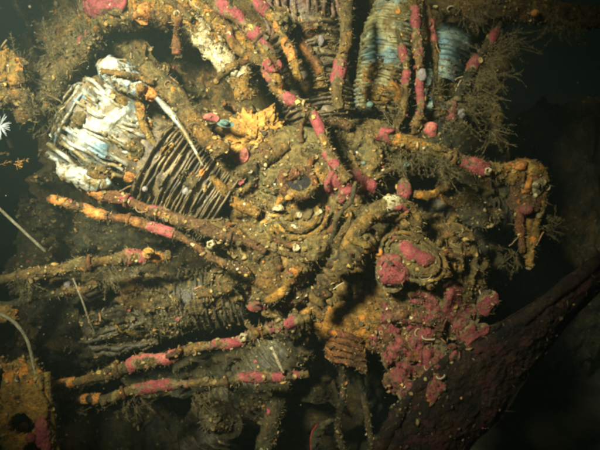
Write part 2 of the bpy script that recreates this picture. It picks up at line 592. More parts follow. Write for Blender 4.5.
sheet('wreckage', [(400, 130), (510, 150), (500, 330), (390, 330)], 1.27, 'crust_dim', 43, 0.12, n=90, scatter=0.45)
sheet('wreckage', [(30, 10), (130, -40), (170, 90), (60, 130)], 1.18, 'crust', 44, 0.10, n=80, scatter=0.6)

pts_ = [W(-15, y, .985) for y in (-60, 60, 180, 300, 420, 560)]
v, f = Tube(pts_ + [np.array([pts_[-1][0], pts_[-1][1], -0.05])], 0.016, 0.006, 16, 0.35, 40, 47).mesh()
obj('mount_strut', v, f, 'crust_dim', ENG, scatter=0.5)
g_ = W(300, 392, 1.46)
v, f = blob((g_[0], g_[1], 0.18), (0.22, 0.24, 0.13), 6, 0.35, 11, 48, axes=((1, 0, 0), (0, 0, 1), (0, -1, 0)), rid=0.1, octv=6)
obj('engine_mount', v, f, 'crust_dim', ENG)

# ---- finned cylinders
def fin_mesh(name, outer, seed, inner=0.6, seg=48, th=0.0022, nring=3, bite=0.25, wob=0.0028):
    """an annular cooling fin with a ragged, partly broken rim; outline given by outer(angle)"""
    a = np.linspace(0, 2 * math.pi, seg, endpoint=False)
    p = np.stack([np.cos(a), np.sin(a), np.zeros(seg)], -1)
    R = outer(a) * (1 + 0.07 * fbm(p, 6, 5, seed, 0.7) - bite * np.clip(fbm(p, 2.6, 3, seed + 5) - 0.05, 0, 1))
    rings = []
    for k, t in enumerate(np.linspace(inner, 1, nring)):
        z = wob * fbm(p * (0.5 + t), 2.2, 3, seed + 9) * t * t
        rings.append(np.stack([R * t * np.cos(a), R * t * np.sin(a), z], -1))
    top = np.vstack(rings)
    v = np.vstack([top + [0, 0, th / 2], top - [0, 0, th / 2]])
    N = nring * seg
    j = np.arange(seg); j2 = (j + 1) % seg
    fs = []
    for k in range(nring - 1):
        fs.append(np.stack([k * seg + j, (k + 1) * seg + j, (k + 1) * seg + j2, k * seg + j2], -1))
        fs.append(np.stack([k * seg + j2, (k + 1) * seg + j2, (k + 1) * seg + j, k * seg + j], -1) + N)
    k = nring - 1
    fs.append(np.stack([k * seg + j, k * seg + j + N, k * seg + j2 + N, k * seg + j2], -1))
    return make_mesh(name, v, np.vstack(fs), smooth=False)

def superell(rx, ry, e):
    def g(a):
        return 1.0 / ((np.abs(np.cos(a)) / rx) ** e + (np.abs(np.sin(a)) / ry) ** e) ** (1 / e)
    return g

FIN_SCAT = [0.15]
def link_fin(me, mat, M, parent):
    if not me.materials:
        me.materials.append(MATS[mat])
    o = bpy.data.objects.new('fin', me)
    o.matrix_world = M
    vv = np.empty(len(me.vertices) * 3, np.float32); me.vertices.foreach_get('co', vv)
    Mn = np.array(M)
    vv = vv.reshape(-1, 3) @ Mn[:3, :3].T + Mn[:3, 3]
    ff = np.empty(len(me.polygons) * 4, np.int32); me.polygons.foreach_get('vertices', ff)
    tt = tris_of(ff.reshape(-1, 4))
    SOLID.append((vv, tt))
    if FIN_SCAT[0] > 0: TARGETS.append((vv, tt, FIN_SCAT[0]))
    COL.objects.link(o)
    o.parent = parent
    return o

def mat4(x, y, z, o):
    return Matrix(((x[0], y[0], z[0], o[0]), (x[1], y[1], z[1], o[1]), (x[2], y[2], z[2], o[2]), (0, 0, 0, 1)))

def cylinder(p_in, p_out, rad, mat_b, mat_h, barrel, n_b, n_h, seed, label=None, head_style='along', head_r=None, scat=0.3, twist=0.0, mixed=None):
    """one engine cylinder: core barrel with disc fins, then a head block with plate fins and rocker boxes"""
    A, B = np.array(p_in), np.array(p_out)
    FIN_SCAT[0] = scat
    ax = norm(B - A); L = np.linalg.norm(B - A)
    tn = norm(np.cross(ax, -FW)); nn = np.cross(tn, ax)           # nn points at the camera side
    if twist:
        c, s = math.cos(twist), math.sin(twist)
        tn, nn = tn * c + nn * s, nn * c - tn * s
    head_r = head_r or rad * 1.1
    # barrel core
    t = Tube([A, A + ax * L * 0.33, A + ax * L * 0.66, A + ax * L * 0.98], rad * 0.86, 0.004, 40, 0.07, 40, seed)
    v, f = t.mesh()
    cyl = obj('cylinder', v, f, mat_b, ENG, label, scatter=scat)
    ms = [fin_mesh('fin', superell(rad, rad, 2.0), seed + 3 * k, bite=0.35, th=0.0030) for k in range(4)]
    for k in range(n_b):
        s = (k + 0.5) / n_b * barrel * L
        wob = Matrix.Rotation(random.gauss(0, 0.03), 4, 'X') @ Matrix.Rotation(random.gauss(0, 0.02), 4, 'Y') @ Matrix.Rotation(random.uniform(0, 6.28), 4, 'Z')
        link_fin(ms[k % 4], mat_b, mat4(tn, nn, ax, A + ax * s) @ wob, cyl)
    # head core
    hL = L * (1 - barrel)
    hc = A + ax * (barrel * L + hL * 0.5)
    v, f = blob(hc, (head_r * 0.90, head_r * 0.87, hL * 0.48), 6, 0.26, 18, seed + 20, (tn, nn, ax), rid=0.07, octv=5)
    obj('cylinder_head', v, f, 'silver_core' if mat_h == 'silver' else mat_h, cyl, scatter=scat)
    if head_style == 'along':
        # plates that contain the axis, stacked across the width on the inner half of the head
        ms = [fin_mesh('fin', superell(hL * 0.52, head_r * 0.97, 2.6), seed + 40 + 3 * k, bite=0.50, th=0.0058, wob=0.010) for k in range(4)]
        for k in range(n_h):
            s = -1 + 2 * (k + 0.5) / n_h
            if mat_h == 'silver' and random.random() < 0.08: continue
            fall = math.sqrt(max(0.1, 1 - 0.62 * s * s))
            sc = Matrix.Diagonal((1, fall * random.uniform(0.94, 1.04), 1, 1))
            wob = Matrix.Rotation(random.gauss(0, 0.09), 4, 'X') @ Matrix.Rotation(random.gauss(0, 0.09), 4, 'Y') @ Matrix.Rotation(random.choice([0, math.pi]), 4, 'Z')
            link_fin(ms[k % 4], mat_h, mat4(ax, nn, np.cross(ax, nn), hc + tn * s * head_r + ax * random.gauss(0, 0.008)) @ wob @ sc, cyl)
    else:
        ms = [fin_mesh('fin', superell(head_r, head_r * 0.95, 3.0), seed + 40 + 3 * k, bite=0.4) for k in range(4)]
        for k in range(n_h):
            s = (k + 0.5) / n_h
            sc = math.sqrt(max(0.25, 1 - max(0, s - 0.5) ** 2 * 2.2)) * random.uniform(0.96, 1.03)
            wob = Matrix.Rotation(random.uniform(-0.05, 0.05), 4, 'X') @ Matrix.Rotation(random.uniform(-0.05, 0.05), 4, 'Y') @ Matrix.Rotation(random.choice([0, math.pi]), 4, 'Z')
            link_fin(ms[k % 4], mat_h, mat4(tn, nn, ax, A + ax * (barrel * L + s * hL)) @ wob @ Matrix.Scale(sc, 4), cyl)
    return cyl, A, ax, tn, nn, L, hc, hL, head_r

c1 = cylinder(W(228, 202, 1.10), W(78, 108, 1.07), 0.088, 'fin_brown', 'silver', 0.50, 22, 21, 300,
              'upper left cylinder with bright corroded silver head', head_r=0.098, scat=0.30)
# outer cap of that head carries fins across the axis
cyl, A, ax, tn, nn, L, hc, hL, hr = c1
ms = [fin_mesh('fin', superell(0.075, 0.085, 2.6), 360 + k, bite=0.4, th=0.004) for k in range(3)]
for k in range(7):
    s = L * 0.93 + k * 0.0085
    sc = 1 - 0.05 * k
    link_fin(ms[k % 3], 'silver', mat4(tn, nn, ax, A + ax * s - tn * 0.012) @ Matrix.Rotation(random.uniform(-.08, .08), 4, 'X') @ Matrix.Scale(sc, 4), cyl)
cyl1 = cyl
# flaky ribbed rocker boxes on the head's corners
def rocker(p0, p1, r, ribs, seed, label):
    A_, B_ = W(*p0), W(*p1)
    ax_ = norm(B_ - A_); L_ = np.linalg.norm(B_ - A_)
    tn_ = norm(np.cross(ax_, -FW)); nn_ = np.cross(tn_, ax_)
    v, f = ico(6)
    q = v * np.array([r, r * 0.9, L_ * 0.5])
    w_ = q + seed
    saw = (q[:, 2] / L_ * ribs + 0.5 * fbm(w_, 30, 2, seed)) % 1.0
    d = 0.9 + 0.22 * saw * (fbm(w_, 45, 2, seed + 4) > -0.25) + 0.35 * fbm(w_, 55, 5, seed + 1) + 0.15 * ridged(w_, 60, 2, seed + 2)
    q = q * np.stack([d, d, 0.9 + 0.1 * d], -1)
    return obj('rocker_box', (A_ + B_) / 2 + q @ np.array([tn_, nn_, ax_]), f, 'silver', cyl1, label, scatter=0.35)
rocker((98, 62, 1.0), (148, 92, .985), 0.023, 7, 61, 'white flaky ribbed rocker box')
rocker((56, 170, 1.0), (112, 184, .99), 0.018, 6, 81, 'pale rocker box under the silver head')
# bright lip of the cowl strip beside the barrel
t = Tube([W(150, 92, 0.985), W(170, 112, 0.975), W(188, 138, 0.97), W(203, 166, 0.965)], [0.004, 0.0055, 0.004, 0.002], 0.003, 12, 0.45, 60, 64)
v, f = t.mesh(); obj('metal_strip', v, f, 'silver', cyl1, 'bright bent metal strip', scatter=0.6)

c2 = cylinder(W(322, 125, 1.12), W(290, -50, 1.13), 0.070, 'fin_brown', 'fin_red', 0.52, 18, 16, 400,
              'top cylinder with dark reddish fins', head_r=0.080, scat=1.0)
c3 = cylinder(W(374, 112, 1.12), W(396, 4, 1.13), 0.050, 'silver_yellow', 'silver_yellow', 0.40, 10, 18, 440,
              'upper cylinder with yellowish fins behind the upright rods', 'across', 0.052, scat=0.35)
c4 = cylinder(W(432, 112, 1.22), W(456, 28, 1.22), 0.042, 'fin_teal', 'fin_teal', 0.45, 8, 9, 480,
              'dim greenish cylinder behind the leaning rods', 'across', 0.044, scat=0.5)
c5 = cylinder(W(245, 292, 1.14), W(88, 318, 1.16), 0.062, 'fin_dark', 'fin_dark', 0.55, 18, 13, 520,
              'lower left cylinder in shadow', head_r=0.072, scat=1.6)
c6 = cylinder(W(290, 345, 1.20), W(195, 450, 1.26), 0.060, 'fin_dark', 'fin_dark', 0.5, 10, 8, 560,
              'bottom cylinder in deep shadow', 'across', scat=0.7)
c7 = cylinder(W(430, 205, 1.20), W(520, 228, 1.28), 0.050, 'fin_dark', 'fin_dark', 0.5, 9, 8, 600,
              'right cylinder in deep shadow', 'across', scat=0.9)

from mathutils.bvhtree import BVHTree
_BVH = [None]
def build_bvh():
    v, f = join(SOLID)
    _BVH[0] = BVHTree.FromPolygons(v.tolist(), f.tolist())
def hit_depth(px, py, default=None):
    dr = Vector(norm(W(px, py, 1.0) - CAM))
    loc, n, i, dist = _BVH[0].ray_cast(Vector(CAM), dr, 3.0)
    if loc is None:
        return default, None
    return float(np.dot(np.array(loc) - CAM, FW)), np.array(n)
def snap(px, py, d, tol=0.10):
    h, n = hit_depth(px, py, d)
    return h if h is not None and abs(h - d) < tol else d

def drape(px, py, d, rx, ry, thick, seed, ang=0.0, ragged=0.5, n=26):
    """a closed crust that follows the surface under it: height from a noisy mask, rim sunk in"""
    h0 = snap(px, py, d)
    rows = []
    c, s_ = math.cos(math.radians(ang)), math.sin(math.radians(ang))
    for i in range(n):
        rr = (i / (n - 1)) * 1.25
        m = 30
        for k in range(m):
            a = 2 * math.pi * k / m
            u, w = rr * math.cos(a) * rx, rr * math.sin(a) * ry
            rows.append((px + u * c - w * s_, py + u * s_ + w * c, rr))
    rows = np.array(rows)
    dep = np.array([snap(x, y, h0, 0.03) for x, y, r in rows])
    dep = np.clip(dep, h0 - 0.014, h0 + 0.016)
    P = np.array([W(x, y, q) for (x, y, r), q in zip(rows, dep)])
    ns = fbm(P, 70, 4, seed)
    lobes = 1.5 * fbm(P, 45, 2, seed + 3)
    mask = 1 - (rows[:, 2] * (1 + ragged * (lobes + 0.6 * ns))) ** 2
    t = thick * np.clip(mask, -0.8, 1) * (1 + 0.55 * ns) + np.where(mask > 0, 0.0012, -0.002)
    global LASTSILT
    LASTSILT = np.concatenate([np.clip(0.85 - mask * 2.4 - 0.6 * ns, 0, 1), np.ones(len(P))])
    front = P - FW * t[:, None]
    back = P + FW * 0.007
    m = 30
    i, k = np.meshgrid(np.arange(n - 1), np.arange(m), indexing='ij')
    q = np.stack([i * m + k, i * m + (k + 1) % m, (i + 1) * m + (k + 1) % m, (i + 1) * m + k], -1).reshape(-1, 4)
    N = n * m
    k = np.arange(m); k2 = (k + 1) % m
    o_ = (n - 1) * m
    side = np.stack([o_ + k, o_ + k2, o_ + k2 + N, o_ + k + N], -1)
    return np.vstack([front, back]), np.vstack([q, q[:, ::-1] + N, side])

# ---- pipes, rods and tubes
PIPES = {}
def pipe(key, name, pts, rpx, mat, seed, amp=0.28, crusts=(), label=None, scatter=1.0, rib=None, step=0.004, freq=55, parent=None, seg=18, cmat='pink'):
    d = np.mean([p[2] for p in pts])
    if name == 'push_rod_tube':
        rv = np.random.default_rng(seed).uniform(0.62, 1.05, 9)
        rv[0] *= 0.55; rv[-1] *= 0.8
        if key == 'T7': rv = np.clip(rv, 0.75, 1.05)
        r = [PX(rpx * q, d) for q in rv]
    else:
        r = [PX(x, d) for x in rpx] if isinstance(rpx, (list, tuple)) else PX(rpx, d)
    t = Tube([W(*p) for p in pts], r, min(step, 0.003), seg, amp * 1.15, freq, seed, rib, 0.014)
    v, f = t.mesh()
    o = obj(name, v, f, mat, parent or ENG, label, scatter=scatter)
    PIPES[key] = (t, o)
    for k, c in enumerate(crusts):
        s0, s1 = c[0], c[1]
        m = c[2] if len(c) > 2 else cmat
        th = c[3] if len(c) > 3 else 0.0042
        v, f = t.crust(s0, s1, th, seed + 31 * k + 5)
        lab = {'pink': 'pink crust grown round the pipe', 'pink_orange': 'orange pink crust grown round the pipe', 'orange': 'orange crust grown round the pipe', 'ochre': 'ochre crust grown round the pipe', 'cream': 'cream crust grown round the pipe'}[m]
        if parent is None:
            obj('crust_patch', v, f, m, o, lab, scatter=0.45)
    return t

pipe('T1', 'push_rod_tube', [(185, -16, 1.00), (225, 7, .99), (257, 32, .98), (268, 63, .965), (281, 96, .955), (312, 117, .945), (330, 148, .935), (347, 180, .925)], 6, 'crust', 701, 0.32,
     [(0.10, 0.38), (0.44, 0.505), (0.56, 0.635), (0.715, 0.80), (0.86, 0.945)], 'long pipe dotted with pink crust patches')
pipe('T2', 'push_rod_tube', [(232, -22, 1.03), (255, 0, 1.02), (275, 22, 1.01), (287, 48, 1.00), (297, 82, 1.00)], 5, 'crust_ochre', 702, 0.34, [(0.22, 0.40), (0.50, 0.60, 'orange'), (0.68, 0.82, 'orange')])
pipe('T3', 'push_rod_tube', [(347, -14, .985), (344, 30, .98), (341, 70, .975), (337, 112, .97)], 7, 'crust', 703, 0.22, [(0.60, 0.78, 'pink', 0.003)], 'upright rod with one pink patch', scatter=0.7)
pipe('T4', 'push_rod_tube', [(410, -14, 1.02), (416, 22, 1.00), (418, 80, .98), (416, 135, .97)], 4.6, 'crust', 704, 0.22, [(0.22, 0.56, 'pink', 0.003), (0.64, 0.90, 'pink', 0.003)])
pipe('T4b', 'push_rod_tube', [(399, 32, 1.02), (404, 60, 1.01), (403, 90, 1.00), (400, 132, .99)], 4.2, 'crust', 714, 0.25, [(0.18, 0.36), (0.44, 0.62)])
pipe('T5', 'push_rod_tube', [(424, 5, 1.05), (431, 32, 1.04), (434, 58, 1.03), (438, 118, 1.02)], 4.5, 'crust', 705, 0.25, [(0.20, 0.50, 'pink_orange')])
pipe('T6', 'push_rod_tube', [(501, 20, 1.10), (487, 48, 1.08), (466, 84, 1.05), (444, 128, 1.02)], 4.8, 'crust_dim', 706, 0.28, [(0.08, 0.30), (0.44, 0.56), (0.84, 0.96)], 'leaning rod with pink patches and feathery growth', scatter=1.0)
pipe('T7', 'push_rod_tube', [(372, 132, .97), (420, 146, .96), (462, 161, .97), (500, 173, .985), (522, 178, .995), (548, 184, 1.005)], 8, 'crust_ochre', 707, 0.34, [(0.02, 0.08), (0.40, 0.52)], 'pipe running right to the broken bracket', scatter=1.1)
pipe('L1', 'push_rod_tube', [(76, 180, 1.01), (110, 195, 1.0), (150, 209, .99), (205, 226, .985), (266, 248, .975)], 6.4, 'crust_rust', 708, 0.30, [(0.12, 0.20, 'orange'), (0.50, 0.58)], scatter=1.0)
pipe('L2', 'push_rod_tube', [(46, 203, 1.01), (90, 212, 1.0), (140, 224, .99), (190, 240, .985), (248, 274, .98)], 5, 'crust_rust', 709, 0.30, [(0.02, 0.10, 'orange'), (0.22, 0.34, 'orange'), (0.55, 0.68, 'pink_orange')])
pipe('L3', 'push_rod_tube', [(-14, 279, .96), (50, 271, .98), (110, 262, 1.0), (170, 254, 1.03)], 7, 'crust', 710, 0.34, [(0.76, 0.84, 'pink_orange'), (0.88, 0.95, 'orange')], 'brown fuzzy pipe entering from the left edge', scatter=1.2)
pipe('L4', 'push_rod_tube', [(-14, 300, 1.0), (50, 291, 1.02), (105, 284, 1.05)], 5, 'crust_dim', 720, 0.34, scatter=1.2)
pipe('B1', 'push_rod_tube', [(48, 388, .99), (100, 374, .98), (150, 361, .97), (215, 345, .96), (262, 330, .955), (306, 317, .95)], 6, 'crust', 711, 0.30,
     [(0.02, 0.10, 'orange'), (0.33, 0.50, 'pink_orange'), (0.57, 0.76), (0.83, 0.99)], 'lower pipe with long pink patches')
pipe('B2', 'push_rod_tube', [(50, 403, 1.01), (105, 395, 1.0), (160, 387, .99), (220, 381, .985), (310, 372, .98)], 5.6, 'crust', 712, 0.30,
     [(0.16, 0.24, 'orange'), (0.38, 0.62), (0.82, 0.98)], 'lowest pipe with pink ends')
pipe('K', 'exhaust_stub', [(146, 66, 1.00), (168, 92, .99), (192, 120, .98), (220, 158, .975)], 9.5, 'crust', 713, 0.22, label='thick brown pipe beside the silver cylinder head')
# elbow pipe and hoses on the nose
pipe('E', 'elbow_pipe', [(338, 268, .985), (350, 240, .955), (372, 214, .935), (396, 205, .93), (416, 222, .95), (424, 245, .98)], 7.5, 'crust_silt', 715, 0.20, [(0.52, 0.60, 'cream', 0.002)], 'arched elbow pipe on the engine nose', scatter=0.7)
pipe('H', 'rubber_hose', [(353, 186, .93), (349, 204, .925), (338, 222, .925), (332, 246, .94)], 2.3, 'crust_dim', 716, 0.22, label='thin dark bent hose', scatter=0.5)
pipe('C', 'corrugated_hose', [(376, 238, .965), (362, 252, .95), (342, 270, .94), (324, 288, .94), (314, 310, .95)], [7, 9, 10, 10, 8], 'crust', 717, 0.14, label='thick corrugated hose on the engine nose', scatter=0.3, rib=(0.0165, 0.24), step=0.0022, seg=26)
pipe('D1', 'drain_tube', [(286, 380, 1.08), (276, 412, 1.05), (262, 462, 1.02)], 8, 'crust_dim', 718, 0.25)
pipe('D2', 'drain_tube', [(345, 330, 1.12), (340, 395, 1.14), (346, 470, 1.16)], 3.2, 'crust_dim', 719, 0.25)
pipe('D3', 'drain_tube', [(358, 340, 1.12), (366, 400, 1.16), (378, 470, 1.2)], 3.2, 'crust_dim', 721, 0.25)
pipe('G1', 'intake_pipe', [(196, 222, 1.05), (230, 240, 1.02), (262, 262, 1.0), (280, 300, 1.0)], 13, 'crust', 722, 0.30)
pipe('G2', 'intake_pipe', [(262, 300, 1.04), (290, 280, 1.0), (306, 262, .98)], 11, 'crust', 723, 0.32)
pipe('R1', 'growth_ridge', [(60, 60, 1.08), (95, 22, 1.06), (140, 8, 1.05), (190, 2, 1.04), (228, 24, 1.03), (250, 60, 1.03)], [10, 14, 15, 12, 10, 9], 'crust_ochre', 724, 0.42, label='overgrown collector ring', scatter=1.3)
pipe('R2', 'collector_ring', [(178, 18, 1.03), (205, 42, 1.02), (232, 72, 1.01), (246, 100, 1.02)], [8, 10, 10, 8], 'crust_ochre', 725, 0.42, [(0.2, 0.75, 'cream', 0.003)], scatter=2.0)
bpy.data.objects['growth_ridge'].name = 'collector_ring'
pipe('R0', 'collector_ring', [(-20, 66, .96), (16, 96, .97), (42, 100, 1.0), (62, 66, 1.02), (86, 34, 1.04)], [13, 16, 14, 13, 12], 'crust', 726, 0.5, scatter=1.8, label='fuzzy overgrown band at the upper left')

# loose cables and stub pipes lying over the engine
build_bvh()
rgc = random.Random(5)
for k in range(44):
    if k < 26:
        px, py = rgc.uniform(215, 445), rgc.uniform(120, 325)
    elif k < 38:
        px, py = rgc.uniform(110, 330), rgc.uniform(15, 130)
    else:
        px, py = rgc.uniform(90, 240), rgc.uniform(275, 345)
    if abs(px - 322) < 28 and abs(py - 165) < 14: continue
    an = math.atan2(py - 225, px - 320) + rgc.gauss(0, 0.9)
    Lc = rgc.uniform(22, 62); bend = rgc.gauss(0, 0.5)
    pts = []
    for i in range(5):
        pts.append((px, py)); px += math.cos(an) * Lc / 4; py += math.sin(an) * Lc / 4; an += bend / 2
    ds = [snap(x, y, 1.05, 0.2) for x, y in pts]
    ds = [min(q, min(ds) + 0.05) - 0.004 for q in ds]
    rr = rgc.uniform(2.0, 5.5)
    pipe('X%d' % k, 'cable', [(x, y, q) for (x, y), q in zip(pts, ds)], [rr, rr * 1.1, rr, rr * 0.9, rr * 0.7], rgc.choice(['crust', 'crust_silt', 'crust_ochre', 'crust_rust', 'crust']), 5000 + 17 * k, 0.32, scatter=0.9)

# oval flange with raised double rim
def ring_mesh(center, nrm, xdir, rx, ry, rt, seed, amp=0.55):
    n = norm(nrm); x = norm(xdir - n * np.dot(xdir, n)); y = np.cross(n, x)
    a = np.linspace(0, 2 * math.pi, 61)
    pts = [center + x * rx * math.cos(q) + y * ry * math.sin(q) for q in a]
    t = Tube(pts, rt, 0.004, 12, amp, 70, seed)
    return t.mesh()
fl_c = W(413, 257, 0.955)
fl_n = norm(-FW + UP * 0.25 - RT * 0.05)
fl_x = RT * 0.88 - UP * 0.47
v, f = blob(fl_c + fl_n * -0.012, (0.056, 0.038, 0.02), 4, 0.10, 30, 81, (norm(fl_x - fl_n * np.dot(fl_x, fl_n)), np.cross(fl_n, norm(fl_x - fl_n * np.dot(fl_x, fl_n))), fl_n))
fl = obj('oval_flange', v, f, 'crust_silt', ENG, 'oval cover plate with raised rims', scatter=0.3)
v, f = ring_mesh(fl_c, fl_n, fl_x, 0.056, 0.037, 0.0034, 82, 0.85); obj('rim', v, f, 'crust_silt', fl, scatter=1.3)
v, f = ring_mesh(fl_c + fl_n * 0.004, fl_n, fl_x, 0.045, 0.028, 0.0025, 83, 0.85); obj('rim', v, f, 'crust', fl, scatter=1.0)

# rusted socket on the nose: ragged ring, black disc painting the shade of the hollow, pale lip
build_bvh()
so_d = min(snap(298 + x, 184 + y, 0.985) for x in (-14, -7, 0, 7, 14) for y in (-11, 0, 11)) - 0.003
so_c = W(298, 183, so_d)
so_n = norm(-FW + UP * 0.15 + RT * 0.1)
v, f = ring_mesh(so_c, so_n, RT, 0.029, 0.023, 0.0075, 84, 0.7)
so = obj('socket', v, f, 'crust_rust', ENG, 'rusty open socket on the nose', scatter=1.0)
v, f = blob(so_c - so_n * 0.001, (0.026, 0.020, 0.005), 3, 0.2, 40, 85, frame_from(so_n)); obj('hollow_shade', v, f, 'shade_black', so)
t = Tube([so_c + so_n * 0.006 + RT * x - UP * y for x, y in ((-.022, .004), (-.012, .016), (.004, .021), (.017, .014), (.023, .003))], [0.002, 0.005, 0.006, 0.005, 0.002], 0.003, 12, 0.6, 80, 86)
v, f = t.mesh(); obj('lip', v, f, 'crust_ochre', so, 'ochre ragged lip of the socket', scatter=0.8)
v, f = blob(so_c + so_n * 0.003 + UP * 0.014 - RT * 0.012, (0.018, 0.010, 0.008), 5, 0.6, 60, 87, frame_from(so_n), rid=0.3); obj('broken_edge', v, f, 'crust_rust', so, scatter=1.0)
for k, (rx, ry, rt, m) in enumerate([(0.036, 0.031, 0.0040, 'crust_ochre'), (0.052, 0.044, 0.0046, 'crust_ochre'), (0.070, 0.058, 0.0055, 'crust_rust'), (0.092, 0.074, 0.006, 'crust')]):
    rc = W(297, 212, so_d + 0.002 + 0.004 * k)
    a_ = np.linspace(-2.9 + 0.3 * k, 0.35 - 0.1 * k, 30)
    pts_ = []
    for q in a_:
        w0 = rc + RT * rx * math.cos(q) + UP * ry * math.sin(q)
        pts_.append(w0)
    t = Tube(pts_, [rt * 0.5, rt, rt * 0.8, rt * 1.1, rt * 0.4], 0.003, 14, 0.55, 70, 8800 + k)
    v, f = t.mesh(); obj('bearing_ring', v, f, m, ENG, scatter=1.2)

# broken bracket at the end of the right-hand pipe
def plank(name, pts, rx, rz, mat, seed, amp, parent, label=None, scatter=1.0):
    t = Tube([W(*p) for p in pts], rx, 0.004, 18, amp, 60, seed)
    v, f = t.mesh()
    return obj(name, v, f, mat, parent, label, scatter=scatter)
br = plank('bracket', [(482, 168, .985), (496, 170, .99), (510, 170, 1.00), (526, 168, 1.0), (544, 174, 1.01)], [0.009, 0.013, 0.014, 0.014, 0.011], 0, 'crust_ochre', 731, 0.45, ENG, 'broken upright bracket with two prongs')
plank('bracket_arm', [(514, 172, 1.0), (517, 196, 1.0), (520, 225, 1.0), (523, 252, 1.01)], [0.013, 0.010, 0.007, 0.004], 0, 'crust_rust', 732, 0.4, br)
plank('bracket_arm', [(540, 172, 1.01), (539, 200, 1.01), (534, 232, 1.01), (529, 266, 1.02)], [0.014, 0.013, 0.009, 0.006], 0, 'crust_ochre', 733, 0.42, br)
plank('cross_web', [(514, 198, 1.005), (526, 203, 1.01), (540, 200, 1.015)], [0.017, 0.022, 0.017], 0, 'crust_rust', 734, 0.4, br)
plank('cross_web', [(518, 182, 1.01), (528, 182, 1.01), (540, 186, 1.015)], [0.016, 0.018, 0.014], 0, 'crust', 736, 0.5, br)
plank('bracket_arm', [(527, 205, 1.01), (528, 230, 1.01), (526, 258, 1.015)], [0.010, 0.006, 0.003], 0, 'crust_ochre', 737, 0.5, br)
v, f = blob(W(526, 210, 0.985), (0.012, 0.009, 0.007), 3, 0.3, 60, 735); obj('crust_patch', v, f, 'pink', br, 'pink crust on the bracket web')

# knobbly red mass low on the right of the engine
mass = [(395, 312, 17, 'crust_rust'), (425, 318, 22, 'crust_rust'), (455, 318, 16, 'crust_rust'), (412, 350, 20, 'crust_rust'), (398, 378, 14, 'crust_rust'), (432, 372, 18, 'crust_rust'), (385, 338, 14, 'crust_ochre')]
parts_ = []
for k, (px, py, r, m) in enumerate(mass):
    parts_.append(blob(W(px, py, 1.02), (PX(r) * 1.1, PX(r), PX(r)), 6, 0.45, 30, 750 + k, rid=0.2, pit=1.0, octv=5))
v, f = join(parts_)
lm = obj('lower_housing', v, f, 'crust_pink', ENG, 'knobbly reddish lower housing', scatter=1.0)
pk = [(393, 352, 7, 13, .97), (402, 372, 8, 9, .97), (408, 325, 9, 6, .98), (384, 320, 6, 5, .985), (430, 302, 12, 7, .975), (452, 300, 14, 8, .975), (474, 306, 12, 8, .975),
      (488, 303, 8, 6, .98), (462, 322, 13, 9, .97), (440, 365, 11, 16, .965), (430, 392, 9, 12, .965), (416, 340, 7, 9, .975), (418, 300, 6, 5, .98), (470, 334, 8, 8, .97), (410, 394, 9, 7, .98)]
build_bvh()
for k, (px, py, rx, ry, d) in enumerate(pk):
    v, f = drape(px, py, d, rx * 1.35, ry * 1.35, PX(min(rx, ry)) * 0.20, 780 + k, 17 * k, 1.1)
    obj('crust_patch', v, f, 'pink_deep', lm, 'knobbly pink crust lump', scatter=0.8)
# small ribbed cover with red ribs
rbp = obj('ribbed_cover', *blob(W(345, 346, 1.03), (PX(20), PX(17), PX(14)), 5, 0.3, 25, 800, rid=0.1), 'crust_rust', ENG, 'small cover with reddish ribs', scatter=0.8)
for k in range(5):
    t = Tube([W(328 + k * 1.5, 332 + k * 7, 1.01), W(345 + k * 1.5, 335 + k * 7, .998), W(362 + k, 342 + k * 7, 1.01)], 0.0045, 0.003, 10, 0.7, 60, 801 + k)
    v, f = t.mesh(); obj('rib', v, f, 'crust_rust', rbp, scatter=0.8)

def nut_mesh(r, h):
    a = np.linspace(0, 2 * math.pi, 6, endpoint=False)
    rings = [(r, 0), (r, h * 0.7), (r * 0.85, h), (r * 0.45, h), (r * 0.45, h * 1.5), (0.001, h * 1.6)]
    V = np.vstack([np.stack([q * np.cos(a), q * np.sin(a), a * 0 + z], -1) for q, z in rings])
    j = np.arange(6); j2 = (j + 1) % 6
    F = np.vstack([np.stack([k * 6 + j, k * 6 + j2, (k + 1) * 6 + j2, (k + 1) * 6 + j], -1) for k in range(len(rings) - 1)])
    return V, F
build_bvh()
fx_ = norm(fl_x - fl_n * np.dot(fl_x, fl_n)); fy_ = np.cross(fl_n, fx_)
spots = [(fl_c + fx_ * 0.064 * math.cos(q) + fy_ * 0.045 * math.sin(q) - fl_n * 0.002, fl_n, fl) for q in np.arange(0, 6.2, 0.785)]
for q in np.arange(-3.3, 0.6, 0.36):
    px, py = 300 + 72 * math.cos(q), 214 - 56 * math.sin(q)
    h_, n_ = hit_depth(px, py)
    if h_: spots.append((W(px, py, h_), norm(-FW + n_ * 0.3 if np.dot(n_, FW) < 0 else -FW), ENG))
for k, (c_, n_, par) in enumerate(spots):
    x, y, z = frame_from(norm(n_ + RNG.normal(0, 0.12, 3)))
    V, F = nut_mesh(0.0062, 0.006)
    V = c_ + V @ np.array([x, y, z])
    V = V + z * (0.0012 * fbm(V, 200, 2, k))[:, None]
    obj('nut', V, F, RNG.choice(['crust_rust', 'crust_silt', 'crust']), par, smooth=False, scatter=0.5)
